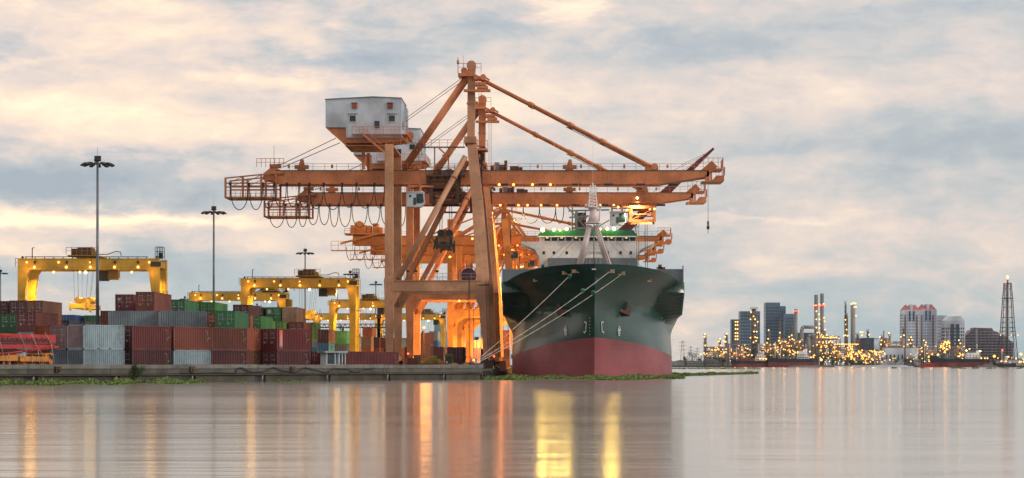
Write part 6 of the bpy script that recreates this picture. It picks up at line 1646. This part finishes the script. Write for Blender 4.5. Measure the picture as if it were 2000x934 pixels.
# pylons
for px, yt, dd, lab in ((1333,665,2500,'lattice power pylon beside the moored ship'),(1349,676,3300,'small far power pylon'),(1362,679,3600,'smallest far power pylon')):
    t = thing('power_pylon', lab, 'pylon', (XW(px,dd),dd,1.4)); H = ZW(yt,dd)-1.4; mb = MB()
    for s in (-1,1): mb.beam((s*3,0,0),(s*.4,0,H),.4,.4)
    for k in range(6): a, b_ = k/6, (k+1)/6; mb.beam((-(3-2.6*a),0,H*a),((3-2.6*b_),0,H*b_),.25,.25)
    for f_ in (.62,.78,.93): mb.beam((-4.5,0,H*f_),(4.5,0,H*f_),.4,.4)
    mb.build('lattice', [M['far_grey']], t)
# trees of the far bank
def tree(px, ytop, wpx, d, label, seed):
    r2 = random.Random(seed); H = ZW(ytop,d)-1.4; w_ = wpx/F*d; t = thing('riverside_tree', label, 'tree', (XW(px,d),d,1.4))
    mb = MB(); mb.tube((0,0,0),(r2.uniform(-.3,.3),0,H*.5),.35,7,0,.2)
    for k in range(4): a = r2.uniform(0,6.28); mb.tube((0,0,H*.4),(math.cos(a)*w_*.25,math.sin(a)*w_*.2,H*.72),.16,5)
    mb.build('trunk', [M['crane_dark']], t)
    mb = MB()
    for k in range(int(7+w_*.6)): leaves(mb, (r2.uniform(-.42,.42)*w_, r2.uniform(-.3,.3)*w_, H*r2.uniform(.35,.85)), w_*.14+.5,w_*.14+.5,H*.14+.3, 30, .9, r2)
    mb.build('crown', [M['leaf']], t)
TR_ = [(1352,685,22),(1366,694,12),(1388,693,16),(1400,692,18),(1412,694,14),(1338,692,8),(1500,688,14),(1512,686,18),(1540,689,22),(1553,691,12),(1612,695,20),(1626,697,18),(1640,697,16),(1662,704,12),(1682,703,12),(1748,700,18),(1770,697,16),(1783,695,18),(1800,694,20),(1816,695,14),(1836,690,22),(1868,688,20),(1938,690,14),(1952,688,16),(1966,690,14),(1990,706,14),(1920,696,16)]
for k, (px, yt, wd) in enumerate(TR_):
    nb = 'near the pylons' if px < 1420 else 'behind the first small ships' if px < 1600 else 'before the middle refinery' if px < 1720 else 'before the white towers' if px < 1880 else 'at the foot of the flare tower'
    tree(px, yt, wd, 2030, ('broad' if wd >= 18 else 'small' if wd < 13 else 'rounded')+' dark tree '+nb+', tree %s of its row' % ['one','two','three','four','five','six','seven','eight','nine'][k % 9], 100+k)
# trees seen between the far cranes on the near bank
for px, yt, wd, d_ in ((668,633,14,760),(748,632,16,760)):
    tree(px, yt, wd, d_, 'dark tree behind the yard, '+('left' if px < 700 else 'right')+' of the two between the gantries', px)
# ---- small ships at the far bank
def small_ship(px0, px1, ydeck, d, label, bow_left=True, house_px=None, house_top=690, masts=(), hull='far_hull', red=True, lampsx=(), redlit=False, name='coastal_tanker'):
    x0, x1 = XW(px0,d), XW(px1,d); Lh = x1-x0; t = thing(name, label, 'ship', ((x0+x1)/2,d,0)); zd = ZW(ydeck,d); zr = zd*.45 if red else .3
    M.setdefault('far_hull', paint('black_blue_hull',(.02,.028,.04),.5,0,.3,.1,.3)); M.setdefault('far_antif', paint('dull_red_antifouling',(.20,.04,.045),.6,0,.3,.1,.3))
    s = -1 if bow_left else 1; mb = MB(); n = 24; bw = Lh*.075; rows = [0, zr, None, None]; gr = []
    for i in range(n+1):
        u = i/n; x = s*(-Lh/2+Lh*u)      # u=1 bow
        sh = zd*(.80+.30*sstep(.78,1,u)+.10*(1-sstep(0,.15,u)))
        hb = bw*(1-sstep(.80,1.0,u))**.6*(.7+.3*sstep(0,.1,u)) if u < 1 else .02
        for z in (-.5, zr, sh):
            fl = 1.0 if z > zr else .88; rake = (Lh*.025 if z == sh else (-Lh*.01 if z < 0 else .0))*(1 if u > .9 else 0)*s
            for sd in (-1,1): gr.append((x+rake, sd*hb*fl, z))
    mb.v = gr
    for i in range(n):
        a, b_ = i*6, (i+1)*6
        for k in range(2):
            for sd in (0,1):
                mb.f.append((a+k*2+sd, b_+k*2+sd, b_+k*2+2+sd, a+k*2+2+sd)); mb.mi.append(1 if k == 0 else 0); mb.sm.append(False)
        mb.f.append((a+4,b_+4,b_+5,a+5)); mb.mi.append(0); mb.sm.append(False)
    mb.f.append((0,1,5,4)); mb.mi.append(0); mb.sm.append(False)
    mb.build('hull', [M[hull], M['far_antif'] if red else M[hull]], t)
    if house_px:
        ha, hb_ = XW(house_px[0],d)-(x0+x1)/2, XW(house_px[1],d)-(x0+x1)/2; hz = ZW(house_top,d); st = (hz-zd*.8)/3
        h = None; mb = MB(); mb.box(ha,hb_,-bw*.8,bw*.8,zd*.75,zd*.8+st); mb.box(ha+.8,hb_-.8,-bw*.7,bw*.7,zd*.8+st,zd*.8+2*st); mb.box(ha+2,hb_-1.8,-bw*.6,bw*.6,zd*.8+2*st,hz); h = mb.build('deckhouse', [M['ship_white']], t)
        for k in range(2):
            z = zd*.8+k*st+st*.4
            for j in range(5): x = ha+1.5+(hb_-ha-3)*j/4; MB().box(x-.45,x+.45,-bw*.8-.12,-bw*.8-.01,z,z+.8).build('window', [M['far_navy']], h)
        mb = MB(); fx = (hb_ if bow_left else ha)-(3 if bow_left else -3); mb.tube((fx,0,hz-2),(fx,0,hz+3),1.4,10); mb.tube((fx,0,hz+2.2),(fx,0,hz+3.2),1.5,10,1); mb.build('funnel', [M['ship_white'], M['dark']], t)
    for (px, py) in masts: x = XW(px,d)-(x0+x1)/2; mb = MB(); mb.tube((x,0,zd*.7),(x,0,ZW(py,d)),.28,6); mb.beam((x-1.5,0,ZW(py+4,d)),(x+1.5,0,ZW(py+4,d)),.2,.2); mb.build('mast', [M['ship_white']], t)
    mb = MB(); mb.tube((-Lh*.25,0,zd*.95),(Lh*.2,0,zd*.95),.4,6,0); mb.railing((-Lh*.3,-bw*.8,zd*.82),(Lh*.35,-bw*.8,zd*.82),1.1,3,.08); 
    for k in range(5): mb.box(-Lh*.2+k*Lh*.09,-Lh*.2+k*Lh*.09+1.4,-1,1,zd*.8,zd*1.08)
    mb.build('deck_gear', [M['red'] if redlit else M['far_grey']], t)
    for (px, py, k_) in lampsx: flamp(t, XW(px,d)-(x0+x1)/2, -bw*.9-.5, ZW(py,d), .8, k_)
    return t
small_ship(1428,1500,702,1975,'small black tanker with red hull bottom and red deck, leftmost of the far ships',True,(1474,1496),691,((1438,678),(1452,680),(1482,672)),lampsx=((1468,694,O),(1437,690,'lamp_r'),(1490,701,O),(1496,701,O),(1484,701,O)),redlit=True)
small_ship(1500,1596,697,1970,'larger dark tanker with white deckhouse, second of the far ships',True,(1556,1580),686,((1514,668),(1524,680),(1574,672)),lampsx=((1557,688,Y_),(1581,687,Y_),(1514,679,O),(1583,698,O),(1588,698,O)))
small_ship(1818,1932,697,1972,'long low dark ship with white house at its right, below the brown block',True,(1884,1916),689,((1806,671),(1908,672)),lampsx=((1886,685,'lamp_w'),(1892,682,O),(1913,686,'lamp_w'),(1872,696,Y_),(1915,700,O),(1922,700,O),(1927,700,O),(1941,697,O)))
small_ship(1940,1984,708,1965,'small dark tug at the right with a low white wheelhouse',True,(1960,1972),700,((1957,682),),red=False,lampsx=((1957,684,'lamp_r'),(1955,706,O),(1964,706,Y_),(1969,697,Y_)),name='tug_boat')
mb = MB(); mb.box(-9,9,-2,2,0,1.0); mb.prism([(-9,1.0),(9,1.0),(8,1.5),(-8,1.5)],'y',-2,2); mb.box(-3,5,-1.6,1.6,1.5,2.8); tag(mb.build('river_barge',[M['far_conc']],None,(XW(1928,1960),1960,0)), 'small pale river barge between the long dark ship and the tug', 'barge')
mb = MB(); mb.box(-45,45,-4,4,0,1.0); mb.box(-44,44,-3.8,3.8,1.0,1.5); tag(mb.build('river_barge',[M['far_conc']],None,(XW(1640,1968),1968,0)), 'long low grey barge at the bank below the lit racks', 'barge')
mb = MB(); mb.box(-35,35,-4,4,0,.9); mb.box(-20,30,-3,3,.9,1.6); tag(mb.build('river_barge',[M['far_white']],None,(XW(1706,1966),1966,0)), 'pale low pontoon at the bank below the small white warehouse', 'barge')
mb = MB(); mb.box(-8,10,-2,2,0,1.2); mb.box(-4,6,-1.8,1.8,1.2,3.2); tag(mb.build('workboat',[M['red']],None,(XW(1812,1962),1962,0)), 'small red workboat at the left end of the long dark ship', 'boat')
# street lamps and quay lamps on the far bank
rr = random.Random(77)
FL = [(1369,692,.6,Y_),(1377,693,.5,O),(1604,703,1.4,Y_),(1558,689,.8,O),(1688,694,1.3,O),(1832,693,1.2,O),(1942,696,1.5,'lamp_o'),(1994,692,1.5,'lamp_o'),(1872,697,1.0,Y_),(1779,706,.7,Y_),(1806,706,.6,Y_),(1815,706,.6,Y_),(1738,703,.7,Y_),(1722,707,.6,Y_),(1728,704,.6,Y_),(1714,707,.5,Y_),(1700,707,.5,Y_),(1672,707,.5,Y_),(1648,708,.5,Y_),(1640,704,.5,Y_),(1632,707,.5,Y_),(1620,706,.6,Y_),(1612,707,.5,O)]
FL += [(1668+rr.uniform(0,60), 686+rr.uniform(0,18), rr.choice([.5,.65,.8]), rr.choice([O,O,Y_])) for _ in range(34)]
FL += [(1930+rr.uniform(0,70), 698+rr.uniform(0,12), rr.choice([.5,.6]), rr.choice([O,Y_])) for _ in range(12)]
FL += [(1740+rr.uniform(0,90), 690+rr.uniform(0,14), .5, rr.choice([O,Y_])) for _ in range(10)]
for k, (px, py, r_, k_) in enumerate(FL):
    d = 2000+(k % 5)*3; t = thing('street_lamp', 'lit lamp on a post along the far bank', 'street lamp', (XW(px,d),d,1.4), 0, 'lamps along the far bank')
    z = ZW(py,d)-1.4; MB().tube((0,0,0),(0,0,max(.5,z)),.14,5).build('post', [M['far_grey']], t); flamp(t, 0, 0, z, r_, k_)
# distant low skyline
rr = random.Random(9)
for k in range(26):
    px = 1320+k*28+rr.uniform(-8,8); d = 3400+rr.uniform(0,900); h = rr.uniform(6,14)
    t = thing('distant_building', 'low hazy building on the skyline behind the refinery', 'building', (XW(px,d),d,1.4), 0, 'distant low buildings'); w_ = rr.uniform(10,30)
    MB().box(-w_/2,w_/2,0,15,0,h).build('wall', [M[rr.choice(['far_blue','far_conc','far_white'])]], t)

# ---------------------------------------------------------------- river haze
mb = MB(); mb.box(-9200, 9200, -600, 12200, -4, 110)
hz_ = mb.build('haze', [bpy.data.materials.new('river_haze')]); hm = hz_.data.materials[0]; hm.use_nodes = True
ht = NT(hm.node_tree); ht.n.clear(); pv = ht.new('ShaderNodeVolumePrincipled'); pv.inputs['Density'].default_value = .00002; pv.inputs['Color'].default_value = (.78,.84,.90,1)
ho = ht.new('ShaderNodeOutputMaterial'); ht.link(pv.outputs[0], ho.inputs['Volume'])
tag(hz_, 'thin pale haze hanging over the river and the far bank', 'haze', kind='stuff')
